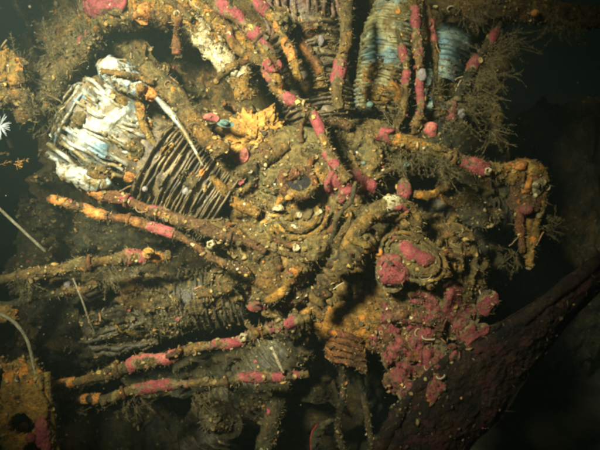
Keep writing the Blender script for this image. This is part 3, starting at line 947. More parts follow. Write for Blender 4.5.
for key, ss in (('T1', (0.3, 0.68)), ('L1', (0.34, 0.86)), ('L2', (0.45,)), ('B1', (0.28, 0.80)), ('B2', (0.34, 0.78)), ('T7', (0.36, 0.80)), ('T4', (0.6,)), ('L3', (0.55,))):
    t, o = PIPES[key]
    for q in ss:
        k = int(q * (t.n - 1)); k2 = max(0, k - 1)
        r_ = t.r[k] * 1.22
        pts_ = [t.c[k] + (t.x[k] * math.cos(a) + t.y[k] * math.sin(a)) * r_ for a in np.linspace(0, 2 * math.pi, 25)]
        v, f = Tube(pts_, 0.0032, 0.003, 10, 0.5, 80, 40 + k).mesh()
        obj('clamp', v, f, 'crust_rust', o, scatter=0.8)
build_bvh()
for k, (px, py, rx, ry, an, m, th) in enumerate([
        (150, 300, 26, 12, 10, 'crust', .014), (205, 300, 20, 11, -20, 'crust', .014), (110, 315, 22, 13, 5, 'crust_dim', .014), (175, 325, 24, 9, -10, 'crust_dim', .012), (130, 285, 18, 7, 0, 'crust', .012),
        (225, 285, 16, 14, 30, 'crust', .014), (300, 60, 16, 7, 5, 'crust', .012), (318, 85, 14, 9, -10, 'crust', .012), (280, 18, 13, 9, 40, 'crust', .010), (310, 30, 10, 10, 0, 'crust_rust', .010),
        (382, 92, 18, 12, 5, 'crust_ochre', .012), (372, 75, 8, 10, 0, 'crust_ochre', .008), (398, 78, 8, 9, 0, 'crust', .008), (446, 90, 13, 10, 30, 'crust', .012), (190, 182, 14, 8, 30, 'crust', .010),
        (165, 150, 9, 6, -40, 'crust_ochre', .008), (120, 100, 12, 5, 30, 'crust_ochre', .007), (78, 120, 10, 6, -50, 'crust', .008), (136, 150, 8, 10, 20, 'crust_ochre', .008), (98, 172, 12, 6, 15, 'crust', .008),
        (480, 215, 18, 10, 10, 'crust_dim', .014), (460, 195, 14, 10, 10, 'crust', .012), (455, 235, 14, 10, 10, 'crust', .012), (250, 400, 20, 14, 40, 'crust_dim', .012), (220, 420, 20, 14, 40, 'crust_dim', .012)]):
    v, f = drape(px, py, 1.08, rx, ry, th, 6100 + k, an, 1.0, 22)
    obj('growth_mat', v, f, m, ENG, scatter=1.5)
build_bvh()
# pink and pale crust lumps on the nose, parts of the engine surface
for k, (px, py, d, rx, ry, rz, m, lab) in enumerate([
        (351, 184, .935, 19, 16, 14, 'pink', 'square pink crust lump at the end of the long pipe'),
        (393, 272, .935, 12, 15, 9, 'pink', 'bright pink crust lump below the oval flange'),
        (418, 255, .945, 24, 9, 4, 'pink', 'long flat pink crust inside the oval flange'),
        (404, 192, .945, 5, 10, 5, 'pink', 'upright pink crust above the elbow pipe'),
        (399, 209, .925, 8, 4, 4, 'pink', 'pink crust on the top of the elbow pipe'),
        (390, 131, .965, 7, 4, 5, 'pink', 'small pink crust left of the right-hand pipe'),
        (272, 66, .96, 7, 5, 5, 'pink', 'round pink crust on the long pipe'),
        (258, 305, .98, 9, 5, 5, 'pink', 'dull pink crust above the lower pipe')]):
    v, f = drape(px, py, d, rx * 1.15, ry * 1.15, PX(rz) * 0.8, 820 + k, 27 if rx > 22 else 0, 0.8)
    obj('crust_patch', v, f, m, ENG, lab, scatter=0.35)

# ------------------------------------------------------------------ propeller blade
def blade():
    c0, c1_ = W(392, 500, .90), W(655, 222, 1.0)
    left = np.array([W(285, 690, .90), W(365, 475, .93), W(408, 398, .95), W(455, 352, .96), (W(505, 320, .97)), W(552, 290, .985), W(640, 222, 1.0)])
    right = np.array([W(385, 700, .95), W(455, 478, .99), W(500, 420, 1.0), W(525, 382, 1.01), W(552, 346, 1.02), W(580, 312, 1.03), W(645, 250, 1.05)])
    n, mm = 260, 90
    l = catmull(left, n); r = catmull(right, n)
    w = np.linspace(0, 1, mm)
    g = l[:, None, :] * (1 - w)[None, :, None] + r[:, None, :] * w[None, :, None]
    fw_n = np.cross(r[n // 2] - l[n // 2], l[-1] - l[0]); fw_n = norm(fw_n)
    if np.dot(fw_n, FW) > 0: fw_n = -fw_n
    camber = 0.016 * np.sin(np.pi * w) ** 0.8
    P = g.reshape(-1, 3)
    hgt = np.tile(camber, n) + 0.008 * fbm(P, 28, 6, 90, 0.62) + 0.003 * ridged(P, 60, 3, 91) + 0.005 * np.clip(fbm(P, 70, 3, 92) - 0.15, 0, 1)
    ew = np.tile(np.clip(np.minimum(w, 1 - w) * 8, 0.15, 1), n)
    top = P + fw_n * (hgt * ew)[:, None]
    bot = P - fw_n * (0.012 * np.tile(np.sin(np.pi * w) ** 0.6, n) + 0.003)[:, None]
    i, j = np.meshgrid(np.arange(n - 1), np.arange(mm - 1), indexing='ij')
    q = np.stack([i * mm + j, i * mm + j + 1, (i + 1) * mm + j + 1, (i + 1) * mm + j], -1).reshape(-1, 4)
    N = n * mm
    ring = np.concatenate([np.arange(mm), np.arange(1, n) * mm + mm - 1, (n - 1) * mm + np.arange(mm - 2, -1, -1), np.arange(n - 2, 0, -1) * mm])
    r2 = np.roll(ring, -1)
    side = np.stack([ring, r2, r2 + N, ring + N], -1)
    return np.vstack([top, bot]), np.vstack([q, q[:, ::-1] + N, side])
v, f = blade()
pb = empty('propeller_blade', (W(420, 440, .95)[0], W(420, 440, .95)[1], W(420, 470, .95)[2]), 'broad dark propeller blade slanting across the lower right corner', 'propeller blade')
bl = obj('blade', v, f, 'blade_crust', pb, scatter=0.05)
t = Tube([W(366, 474, .935), W(409, 398, .955), W(456, 352, .965), W(500, 324, .972)], [0.007, 0.008, 0.007, 0.004], 0.003, 16, 1.0, 45, 93)
v, f = t.mesh(); obj('edge_growth', v, f, 'blade_crust', pb, 'dark growth along the inner edge of the blade', scatter=0.35)
t = Tube([W(520, 322, .975), W(560, 290, .985), W(610, 252, .995), W(650, 225, 1.0)], 0.010, 0.004, 14, 0.35, 40, 95)
v, f = t.mesh(); obj('leading_edge', v, f, 'blade_crust', pb, 'reddish crusted leading edge')
build_bvh()
for k, (px, py, rx, ry, an) in enumerate([(434, 384, 9, 20, 25), (475, 336, 14, 6, -40), (452, 356, 6, 10, 10)]):
    v, f = drape(px, py, .96, rx, ry, 0.003, 1850 + k, an, 1.6)
    obj('crust_patch', v, f, 'pink_deep', pb, 'dark pink crust along the blade edge', scatter=0.8)

# ------------------------------------------------------------------ perforated bracket plate, lower left
def perforated():
    """thick plate with two lightening holes, from a grid with the hole cells left out"""
    n, m = 90, 330
    x0, x1, y0, y1 = -30, 80, 352, 790
    hx = [(20, 500, 12), (34, 530, 12), (16, 575, 12), (22, 424, 12.5), (36, 452, 12), (-8, 448, 11), (-6, 396, 9)]
    us = np.linspace(x0, x1, n); vs_ = np.linspace(y0, y1, m)
    keep = np.zeros((m - 1, n - 1), bool)
    for i in range(m - 1):
        for j in range(n - 1):
            cx, cy = (us[j] + us[j + 1]) / 2, (vs_[i] + vs_[i + 1]) / 2
            wob = 2.5 * math.sin(cx * 0.31 + cy * 0.17) + 1.5 * math.sin(cx * 0.9 - cy * 0.6)
            ok = cx < 37 + min(cy - 352, 150) * 0.18 + wob * 0.6 and cy > 362 - cx * 0.1 + wob
            if cy < 402 and cx < 2 + wob: ok = False
            for (a, b, r) in hx:
                if math.hypot(cx - a, (cy - b) * 1.15) < r + wob * 0.4: ok = False
            keep[i, j] = ok
    P = np.array([[W(x, y, 0.93 + min(y - 352, 100) * -0.0003) for x in us] for y in vs_])
    idx = -np.ones((m, n), int); V = []
    for i in range(m):
        for j in range(n):
            if keep[max(0, i - 1):i + 1, max(0, j - 1):j + 1].any():
                idx[i, j] = len(V); V.append(P[i, j])
    V = np.array(V); N = len(V)
    h = 0.005 * fbm(V, 40, 4, 96) + 0.005
    fr = V - FW * h[:, None]; bk = V + FW * 0.008
    F = []
    from collections import Counter
    ec = {}
    for i in range(m - 1):
        for j in range(n - 1):
            if keep[i, j]:
                a, b, c, d = idx[i, j], idx[i, j + 1], idx[i + 1, j + 1], idx[i + 1, j]
                F.append((a, d, c, b)); F.append((a + N, b + N, c + N, d + N))
                for e in ((a, b), (b, c), (c, d), (d, a)):
                    key = tuple(sorted(e))
                    ec[key] = None if key in ec else e
    for e in ec.values():
        if e: F.append((e[0], e[1], e[1] + N, e[0] + N))
    return np.vstack([fr, bk]), np.array(F)
v, f = perforated()
pbk = empty('perforated_plate', (W(15, 450, .92)[0], W(15, 450, .92)[1], W(15, 470, .92)[2]), 'rusty orange plate with round holes in the lower left corner', 'metal plate')
obj('plate', v, f, 'crust_ochre', pbk, scatter=0.7)
t = Tube([W(47, 372, .93), W(49, 400, .925), W(53, 430, .92), (W(60, 470, .91))], 0.0055, 0.004, 12, 0.3, 60, 97)
v, f = t.mesh(); obj('edge_flange', v, f, 'crust_ochre', pbk, scatter=0.6)
for k, (px, py, rx, ry) in enumerate([(42, 434, 6, 13), (47, 446, 4, 8), (30, 438, 4, 4)]):
    v, f = blob(W(px, py, .897), (PX(rx), PX(ry), 0.006), 5, 0.5, 60, 98 + k, rid=0.2); obj('crust_patch', v, f, 'pink', pbk, 'pink crust along the plate edge')

# thin straight rod at the left edge, bent stalk, top right beam, white stick
def single(name, pts, r, mat, seed, label, cat, amp=0.2, step=0.004, scatter=0.0, seg=12, group=None):
    t = Tube([W(*p) for p in pts], r, step, seg, amp, 60, seed)
    v, f = t.mesh()
    o = obj(name, v, f, mat, base=W(*pts[-1]), scatter=scatter)
    return tag(o, label, cat, group)
single('thin_rod', [(-12, 198, .94), (18, 226, .96), (46, 252, .985)], 0.0024, 'hydroid_pale', 110, 'thin straight pale rod slanting in from the left edge', 'rod')
single('white_stick', [(271, 347, .955), (277, 359, .955), (284, 374, .965)], 0.0030, 'cream', 111, 'short whitish stick between the two lower pipes', 'stick')
single('bent_stalk', [(-4, 312, .93), (14, 322, .93), (27, 340, .93), (33, 362, .925), (38, 386, .92)], [0.0028, 0.0028, 0.0026, 0.0024, 0.003], 'hydroid_pale', 112, 'slender bent stalk drooping onto the perforated plate', 'stalk')
single('wire', [(256, 336, .945), (262, 348, .94), (272, 362, .95), (280, 370, .96)], 0.0013, 'hydroid_pale', 113, 'thin curved filament beside the whitish stick', 'filament')
single('wire', [(73, 278, .97), (82, 300, .97), (90, 322, .98), (96, 334, 1.0)], 0.0016, 'hydroid_pale', 114, 'thin stalk hanging below the pipe at the left edge', 'stalk')
beam = empty('top_beam', W(520, 12, 1.15), 'dim brown beam along the top right edge', 'beam')
t = Tube([W(425, -6, 1.10), W(470, 4, 1.10), W(530, 10, 1.12), W(580, 16, 1.14), W(640, 20, 1.18)], [0.022, 0.026, 0.024, 0.02, 0.02], 0.005, 20, 0.35, 35, 115)
v, f = t.mesh(); obj('beam_body', v, f, 'crust', beam, scatter=0.9)
v, f = blob(W(535, 13, 1.09), (0.008, 0.007, 0.006), 3, 0.2, 60, 116); obj('crust_patch', v, f, 'orange', beam, 'orange crust dot')

build_bvh()
# ------------------------------------------------------------------ animals and plants on the wreck
def lathe_blob(name, px, py, d, rx, ry, mat, label, cat, seed, amp=0.12, group=None, level=3, rz=None):
    d = snap(px, py, d, 0.08)
    c = W(px, py, d)
    if cat != 'sponge':
        rx, ry = rx * 0.8, ry * 0.8
    if cat == 'sponge':
        v, f = drape(px, py, d, rx * 1.2, ry * 1.2, PX(min(rx, ry), d) * 0.8, seed, seed * 13 % 90, 0.8, 18)
        o = obj(name, v, f, mat, base=c, scatter=0.3)
    else:
        c = c - FW * PX(min(rx, ry), d) * 0.2
        v, f = blob(c, (PX(rx, d), PX(ry, d), PX(min(rx, ry), d)), 4, 0.30, 60, seed, rid=0.10)
        o = obj(name, v, f, mat, base=c + FW * PX(min(rx, ry), d), scatter=0.25)
    return tag(o, label, cat, group)

# spiky ochre sponge
c = W(250, 136, snap(250, 136, 1.0) - 0.004)
v, f = ico(6)
p = v * np.array([1.2, 1.1, 0.42])
w_ = p * 0.04
d_ = 0.85 + 0.75 * ridged(w_, 60, 4, 120) + 0.55 * fbm(w_, 34, 5, 121)
vv = c + (p * (0.036 * np.clip(d_, 0.3, 2.2))[:, None]) @ np.array([RT, UP, -FW])
tag(obj('spiky_sponge', vv, f, 'ochre', base=c + FW * 0.03, scatter=0.5), 'bright ochre spiky sponge left of the long pink dotted pipe', 'sponge')
# ochre clump at the left edge
c = W(2, 78, .95)
p = v * np.array([0.9, 1.1, 0.6]); w_ = p * 0.04
d_ = 0.9 + 0.5 * ridged(w_, 45, 4, 122) + 0.5 * fbm(w_, 30, 5, 123)
vv = c + (p * (0.038 * np.clip(d_, 0.35, 2.0))[:, None]) @ np.array([RT, UP, -FW])
tag(obj('lumpy_sponge', vv, f, 'crust_ochre', base=c + FW * 0.03, scatter=1.2), 'orange brown lumpy sponge at the upper left edge', 'sponge')
c = W(4, 314, .945)
p = v * np.array([1.3, 0.6, 0.6]); w_ = p * 0.03
d_ = 1 + 0.35 * ridged(w_, 40, 3, 124) + 0.35 * fbm(w_, 30, 4, 125)
vv = c + (p * (0.020 * np.clip(d_, 0.35, 2.0))[:, None]) @ np.array([RT, UP, -FW])
tag(obj('lumpy_sponge', vv, f, 'crust_ochre', base=c + FW * 0.015, scatter=0.5), 'small ochre sponge at the left edge above the bent stalk', 'sponge')

for k, a in enumerate([
        (102, 3, 1.0, 17, 11, 'pink', 'big soft pink sponge cut by the top edge of the picture', 'sponge'),
        (143, 13, 1.0, 7, 7, 'orange', 'orange lump right of the big pink sponge at the top', 'sponge'),
        (151, 93, .965, 5, 5, 'orange', 'orange lump at the corner of the silver cylinder head', 'sponge'),
        (149, 108, .965, 3.5, 6, 'orange', 'small orange lump just under the one at the head corner', 'sponge'),
        (150, 124, .965, 3, 5, 'orange', 'lowest of three orange lumps in a line on the silver head', 'sponge'),
        (129, 176, .975, 4.5, 4.5, 'orange', 'round orange lump below the silver cylinder head', 'sponge'),
        (209, 118, .975, 7, 3.6, 'pink_orange', 'red orange lump left of the spiky ochre sponge', 'sponge'),
        (225, 123, .97, 6, 2.6, 'teal', 'small teal crust beside the spiky ochre sponge', 'sponge'),
        (203, 172, .98, 4, 5, 'orange', 'orange lump at the end of the dark cylinder fins', 'sponge'),
        (240, 155, .985, 6, 6, 'pink_orange', 'salmon lump under the spiky ochre sponge', 'sponge'),
        (321, 41, .985, 4, 7, 'lilac', 'pale grey oval sea squirt in front of the dark top fins', 'sea squirt'),
        (370, 105, .97, 4, 4, 'teal', 'pale teal bead below the yellowish fins', 'sea squirt'),
        (364, 163, .92, 3, 2.5, 'teal', 'tiny green bead right of the long pipe end', 'sea squirt'),
        (406, 165, .945, 5, 4, 'teal', 'greenish lump under the right-hand pipe', 'sea squirt'),
        (186, 191, .97, 5, 6, 'lilac', 'greyish lilac sea squirt at the end of the dark fins', 'sea squirt'),
        (145, 189, .97, 3.5, 3.5, 'lilac', 'small grey sea squirt on the upper left pipe', 'sea squirt'),
        (422, 75, .965, 6, 8, 'lilac', 'pale grey sea squirt between the pink upright rods', 'sea squirt'),
        (462, 114, 1.0, 5, 6, 'lilac', 'grey sea squirt beside the foot of the leaning rod', 'sea squirt'),
        (430, 130, .97, 6, 5, 'pink_orange', 'salmon lump above the start of the right-hand pipe', 'sponge'),
        (68, 284, .96, 5, 6, 'lilac', 'dull lilac ball hanging under the left edge pipe', 'sea squirt'),
        (148, 253, .99, 4, 3.5, 'ochre', 'small ochre lump on the end of the left edge pipe', 'sponge'),
        (379, 254, .935, 3.5, 3.5, 'orange', 'tiny orange lump left of the pink lump by the flange', 'sponge'),
        (361, 190, .905, 3, 3, 'ochre', 'tiny yellow lump on the square pink crust', 'sponge'),
        (307, 312, .96, 5, 7, 'ochre', 'yellowish lump at the foot of the corrugated hose', 'sponge'),
        (22, 440 - 12, .96, 3, 3, 'ochre', 'small ochre bead in a hole of the perforated plate', 'sponge'),
        (521, 167, .985, 6, 5, 'orange', 'orange lump on the top of the broken bracket', 'sponge'),
        (527, 186, .985, 4, 9, 'orange', 'tall orange lump inside the broken bracket', 'sponge'),
        (537, 190, .985, 5, 9, 'cream', 'pale cream crust on the broken bracket', 'sponge')]):
    px, py, d, rx, ry, m, lab, cat = a
    lathe_blob('sea_squirt' if cat == 'sea squirt' else 'sponge', px, py, d, rx, ry, m, lab, cat, 900 + 7 * k, 0.22 if cat == 'sponge' else 0.08,
               'sponges on the wreck' if cat == 'sponge' else 'sea squirts on the wreck')

# barnacles: ribbed cones with an open top
def barnacle(px, py, d, r, lab, seed, nrm=None):
    d = snap(px, py, d, 0.08)
    c = W(px, py, d)
    n = norm(nrm if nrm is not None else (-FW + UP * 0.2 - RT * 0.1))
    x, y, n = frame_from(n)
    a = np.linspace(0, 2 * math.pi, 24, endpoint=False)
    prof = [(1.0, -0.2), (0.95, 0.15), (0.75, 0.6), (0.60, 0.8), (0.48, 0.78), (0.42, 0.4), (0.36, 0.1)]
    V = []
    R = PX(r, d)
    for pr, z in prof:
        rr = pr * (1 + 0.10 * np.cos(a * 5 + seed) + 0.22 * fbm(np.stack([np.cos(a), np.sin(a), a * 0 + z], -1), 2.1, 3, seed)) * R
        V.append(c + np.outer(np.cos(a) * rr, x) + np.outer(np.sin(a) * rr, y) + n * z * R)
    V = np.vstack(V + [(c + n * 0.1 * R)[None]])
    j = np.arange(24); j2 = (j + 1) % 24
    F = [tris_of(np.stack([k * 24 + j, k * 24 + j2, (k + 1) * 24 + j2, (k + 1) * 24 + j], -1)) for k in range(len(prof) - 1)]
    F.append(np.stack([6 * 24 + j, 6 * 24 + j2, np.full(24, len(V) - 1)], -1))
    o = obj('barnacle', V, np.vstack(F), 'cream', base=c, scatter=0.25)
    tag(o, lab, 'barnacle', 'barnacles on the wreck')
for k, (px, py, d, r, lab) in enumerate([
        (211, 245, .955, 5, 'round pale barnacle at the right end of the upper left pipe'),
        (243, 338, .935, 5, 'ring shaped barnacle on the lower pipe between pink patches'),
        (234, 72, .985, 5, 'cream barnacle at the lower end of the pale crusted ridge'),
        (218, 50, .985, 4.5, 'cream barnacle midway on the pale crusted ridge'),
        (488, 171, .97, 4, 'yellowish barnacle on the right-hand pipe near the bracket')]):
    barnacle(px, py, d, r, lab, 3 * k)

# cluster of broken shells under the socket
sh_root = empty('shell_cluster', W(285, 214, snap(285, 214, 1.0)), 'cluster of broken pale and ochre shells below the rusty socket', 'shells')
for k in range(30):
    px, py = random.gauss(283, 21), random.gauss(214, 15)
    dd = snap(px, py, 1.0)
    nrm = norm(-FW * 1.0 + RT * random.gauss(0, 0.8) + UP * random.gauss(0.5, 0.6))
    x, y, z = frame_from(nrm)
    r = PX(random.uniform(3, 8.5))
    me = fin_mesh('shell', superell(r, r * random.uniform(0.5, 0.9), 2.0), 3000 + k, 0.02, 18, 0.0018, 4, 0.7)
    vv = np.empty(len(me.vertices) * 3, np.float32); me.vertices.foreach_get('co', vv)
    ff = np.empty(len(me.polygons) * 4, np.int32); me.polygons.foreach_get('vertices', ff)
    vv = vv.reshape(-1, 3); vv[:, 2] -= (vv[:, 0] ** 2 + vv[:, 1] ** 2) / r * 0.5
    M = np.array(mat4(x, y, z, W(px, py, dd - 0.003)))
    obj('shell', vv @ M[:3, :3].T + M[:3, 3], ff.reshape(-1, 4), random.choice(['cream', 'ochre', 'crust_ochre', 'crust_ochre', 'crust_silt', 'crust']), sh_root, scatter=0.6)

# feathery hydroids
def hydroid_mesh(base, dirv, length, n_stem, spread, seed, pin=0.35, step=0.0030, wid=0.00036):
    rg = np.random.default_rng(seed)
    V, F, n = [], [], 0
    def ribbon(pts, w0, w1, side):
        nonlocal n
        m = len(pts)
        ws = np.linspace(w0, w1, m)[:, None]
        V.append(pts - side * ws); V.append(pts + side * ws)
        j = np.arange(m - 1)
        F.append(np.stack([n + j, n + j + 1, n + m + j + 1], -1)); F.append(np.stack([n + j, n + m + j + 1, n + m + j], -1))
        n += 2 * m
    for s in range(n_stem):
        d = norm(np.asarray(dirv) + rg.normal(0, spread, 3))
        L = length * rg.uniform(0.25, 1.15)
        k = max(5, int(L / step))
        p = np.array(base) + rg.normal(0, 0.009, 3)
        bend = rg.normal(0, 0.55, 3)
        pts = [p]
        for i in range(k):
            d = norm(d + bend * 0.12 + rg.normal(0, 0.04, 3))
            p = p + d * (L / k)
            pts.append(p)
        pts = np.array(pts)
        side = norm(np.cross(d, rg.normal(0, 1, 3)))
        ribbon(pts, wid * 1.4, wid * 0.7, side)
        ribbon(pts, wid * 1.4, wid * 0.7, norm(np.cross(side, d)))
        for i in range(1, k):
            t = i / k
            pl = min(L, 0.028) * pin * (1 - 0.6 * t) * rg.uniform(0.3, 1.3)
            td = norm(pts[min(i + 1, k)] - pts[i - 1])
            for sg in (-1, 1):
                q = norm(side * sg + td * 0.9 + rg.normal(0, 0.55, 3))
                e = np.array([pts[i], pts[i] + q * pl * 0.5 + rg.normal(0, 0.0008, 3), pts[i] + q * pl + td * pl * 0.15])
                ribbon(e, wid, wid * 0.5, norm(np.cross(q, rg.normal(0, 1, 3))))
    return np.vstack(V), np.vstack(F)

def hydroid(px, py, d, ang, Lpx, stems, spread, seed, lab, mat='hydroid', toward=0.25, pin=0.35):
    b = W(px, py, snap(px, py, d, 0.09))
    a = math.radians(ang)
    dv = RT * math.cos(a) + UP * math.sin(a) - FW * toward
    v, f = hydroid_mesh(b, dv, PX(Lpx, d), stems, spread, seed, pin)
    tag(obj('hydroid', v, f, mat, base=b, smooth=False), lab, 'hydroid', 'feathery hydroids on the wreck')
for k, a in enumerate([
        (494, 52, 1.08, 20, 34, 9, .45, 'bushy hydroid spreading right from the top of the leaning rod'),
        (482, 68, 1.07, -15, 38, 9, .45, 'wide hydroid fan on the right side of the leaning rod'),
        (470, 88, 1.05, -40, 40, 9, .40, 'drooping hydroid below the middle of the leaning rod'),
        (458, 106, 1.03, -65, 34, 8, .45, 'hydroid tuft hanging at the foot of the leaning rod'),
        (478, 100, 1.06, 10, 30, 7, .5, 'loose hydroid reaching right towards the dark water'),
        (450, 128, 1.0, 75, 24, 6, .5, 'short hydroid standing above the right-hand pipe'),
        (488, 130, 1.04, -70, 26, 6, .45, 'hydroid hanging over the right-hand pipe near the bracket'),
        (508, 40, 1.10, -60, 26, 6, .4, 'thin hydroid under the top right beam beside the rod tip'),
        (424, 152, .96, -85, 26, 8, .4, 'dense hydroid fringe under the start of the right-hand pipe'),
        (445, 160, .97, -88, 28, 8, .4, 'long hydroid fringe under the middle of the right-hand pipe'),
        (404, 160, .95, -100, 20, 7, .4, 'short hydroid fringe left under the right-hand pipe'),
        (396, 120, .98, 110, 24, 6, .5, 'hydroid tuft between the upright rods'),
        (432, 100, 1.0, 40, 22, 6, .5, 'small hydroid between the pink upright rods and the leaning rod'),
        (552, 20, 1.12, -85, 26, 6, .35, 'hydroid hanging from the middle of the top right beam'),
        (576, 22, 1.13, -80, 22, 5, .35, 'hydroid hanging from the right end of the top beam'),
        (472, 14, 1.10, -80, 24, 6, .35, 'hydroid hanging from the left part of the top right beam'),
        (30, 110, .98, 140, 28, 6, .5, 'faint hydroid below the orange brown sponge on the left'),
        (60, 55, 1.06, 140, 34, 8, .5, 'brown hydroid bush left of the silver cylinder head'),
        (85, 30, 1.05, 130, 30, 8, .5, 'brown hydroid bush below the big pink sponge'),
        (18, 70, 1.0, 100, 26, 8, .6, 'hydroid bush above the fuzzy band at the upper left edge'),
        (52, 108, 1.03, -110, 28, 8, .6, 'hydroid hanging below the fuzzy band beside the silver head'),
        (40, 90, 1.05, 170, 30, 7, .5, 'dim hydroid spreading left behind the sponge clump'),
        (20, 280, .97, -90, 24, 6, .4, 'hydroid fringe under the pipe at the left edge'),
        (110, 270, 1.0, -80, 24, 6, .4, 'dark hydroid under the right end of the left edge pipe'),
        (545, 222, 1.02, -20, 18, 5, .5, 'fine hydroid on the right side of the broken bracket'),
        (510, 255, 1.02, -100, 18, 5, .5, 'fine hydroid at the foot of the broken bracket'),
        (200, 395, 1.0, -80, 24, 6, .4, 'hydroid hanging below the lowest pipe'),
        (130, 400, 1.0, -70, 24, 6, .4, 'sparse hydroid under the left half of the lowest pipe'),
        (70, 405, 1.0, -60, 22, 5, .4, 'sparse hydroid beside the perforated plate'),
        (555, 135, 1.85, 90, 60, 8, .5, 'faint hydroid bush on the dim boulder at the right')]):
    px, py, d, ang, Lp, st, sp, lab = a
    hydroid(px, py, d, ang, Lp * 1.1, int(st * 4.5), sp * 1.4, 1000 + k, lab)
hydroid(2, 160, .95, 20, 14, 4, .35, 1101, 'tiny yellow fern like hydroid at the left edge', 'ochre', pin=0.5)

# white plume worm at the left edge
def plume(px, py, d, rpx, lab, seed):
    b = W(px, py, d)
    rg = np.random.default_rng(seed)
    V, F, n = [], [], 0
    for k in range(34):
        a = 2 * math.pi * k / 34 + rg.normal(0, 0.05)
        dr = norm(RT * math.cos(a) + UP * math.sin(a) - FW * rg.uniform(0.3, 0.7))
        L = PX(rpx, d) * rg.uniform(0.75, 1.1)
        pts = np.array([b, b + dr * L * 0.5, b + dr * L + FW * L * 0.15])
        sd = norm(np.cross(dr, FW)); ws = np.array([0.0009, 0.0008, 0.0003])[:, None]
        V += [pts - sd * ws, pts + sd * ws, ]
        j = np.arange(2)
        F += [np.stack([n + j, n + j + 1, n + 3 + j + 1], -1), np.stack([n + j, n + 3 + j + 1, n + 3 + j], -1)]
        n += 6
    root = empty('plume_worm', b + FW * 0.03, lab, 'plume worm')
    obj('tentacle_crown', np.vstack(V), np.vstack(F), 'plume_white', root, smooth=False)
    t = Tube([b + FW * 0.002, b + FW * 0.018 - UP * 0.01, b + FW * 0.04 - UP * 0.03], 0.004, 0.003, 10, 0.15, 60, seed)
    v, f = t.mesh(); obj('worm_tube', v, f, 'crust_dim', root)
plume(0, 126, .94, 15, 'white feathery plume worm at the left edge', 5)

# red edged seaweed frond near the seabed
def frond():
    c = catmull([W(314, 452, 1.02), W(316, 436, 1.02), W(324, 425, 1.02), (W(334, 420, 1.03))], 24)
    n, m = 24, 7
    wd = 0.006 * np.sin(np.linspace(0.35, 3.0, n)) + 0.003
    V = []
    for i in range(n):
        t = norm(c[min(i + 1, n - 1)] - c[max(0, i - 1)])
        s = norm(np.cross(t, FW))
        for j in range(m):
            u = j / (m - 1) * 2 - 1
            V.append(c[i] + s * u * wd[i] - FW * (0.006 * (1 - u * u) + 0.002 * math.sin(i * 1.3 + j)))
    V = np.array(V)
    i, j = np.meshgrid(np.arange(n - 1), np.arange(m - 1), indexing='ij')
    q = np.stack([i * m + j, i * m + j + 1, (i + 1) * m + j + 1, (i + 1) * m + j], -1).reshape(-1, 4)
    N = len(V)
    ring = np.concatenate([np.arange(m), np.arange(1, n) * m + m - 1, (n - 1) * m + np.arange(m - 2, -1, -1), np.arange(n - 2, 0, -1) * m])
    r2 = np.roll(ring, -1)
    V2 = np.vstack([V, V + FW * 0.002])
    root = empty('seaweed_frond', W(314, 455, 1.02), 'small dark frond with a red edge near the bottom centre', 'seaweed')
    obj('blade', V2, np.vstack([q, q[:, ::-1] + N, np.stack([ring, r2, r2 + N, ring + N], -1)]), 'crust_dim', root)
    e = V[np.arange(n) * m]
    e2 = V[np.arange(n) * m + m - 1]
    lft = e if e[:, 0].mean() < e2[:, 0].mean() else e2
    t = Tube(lft[:14], 0.0012, 0.003, 8, 0.1, 60, 7)
    v, f = t.mesh(); obj('red_edge', v, f, 'red', root)
frond()

# ------------------------------------------------------------------ growth scattered on every surface (uncountable)
def sample(n, seed, mask_freq=9, mask_cut=-0.25, by_weight=True):
    rg = np.random.default_rng(seed)
    Ps, Ns = [], []
    areas = []
    for v, t, w in TARGETS:
        a, b, c = v[t[:, 0]], v[t[:, 1]], v[t[:, 2]]
        cr = np.cross(b - a, c - a)
        areas.append((np.linalg.norm(cr, axis=1) * 0.5, cr, a, b, c, w))
    cent = np.array([(x[0] * x[5]).sum() for x in areas])
    tot = cent.sum()
    for (ar, cr, a, b, c, w), ct in zip(areas, cent):
        # faces turned to the camera side or sideways only: the rest lies buried in the wreck
        mid = (a + b + c) / 3
        nn = cr / (np.linalg.norm(cr, axis=1)[:, None] + 1e-12)
        vis = (nn * (mid - CAM)).sum(1) < 0.35 * np.linalg.norm(mid - CAM, axis=1)
        pr = ar * vis
        if pr.sum() <= 0: continue
        k = int(n * ct / tot)
        idx = rg.choice(len(ar), k, p=pr / pr.sum())
        u, q = rg.random(k), rg.random(k)
        s = np.sqrt(u)
        P = a[idx] * (1 - s)[:, None] + b[idx] * (s * (1 - q))[:, None] + c[idx] * (s * q)[:, None]
        m = fbm(P, mask_freq * 2, 3, seed) > mask_cut
        Ps.append(P[m]); Ns.append(nn[idx][m])
    return np.vstack(Ps), np.vstack(Ns), rg

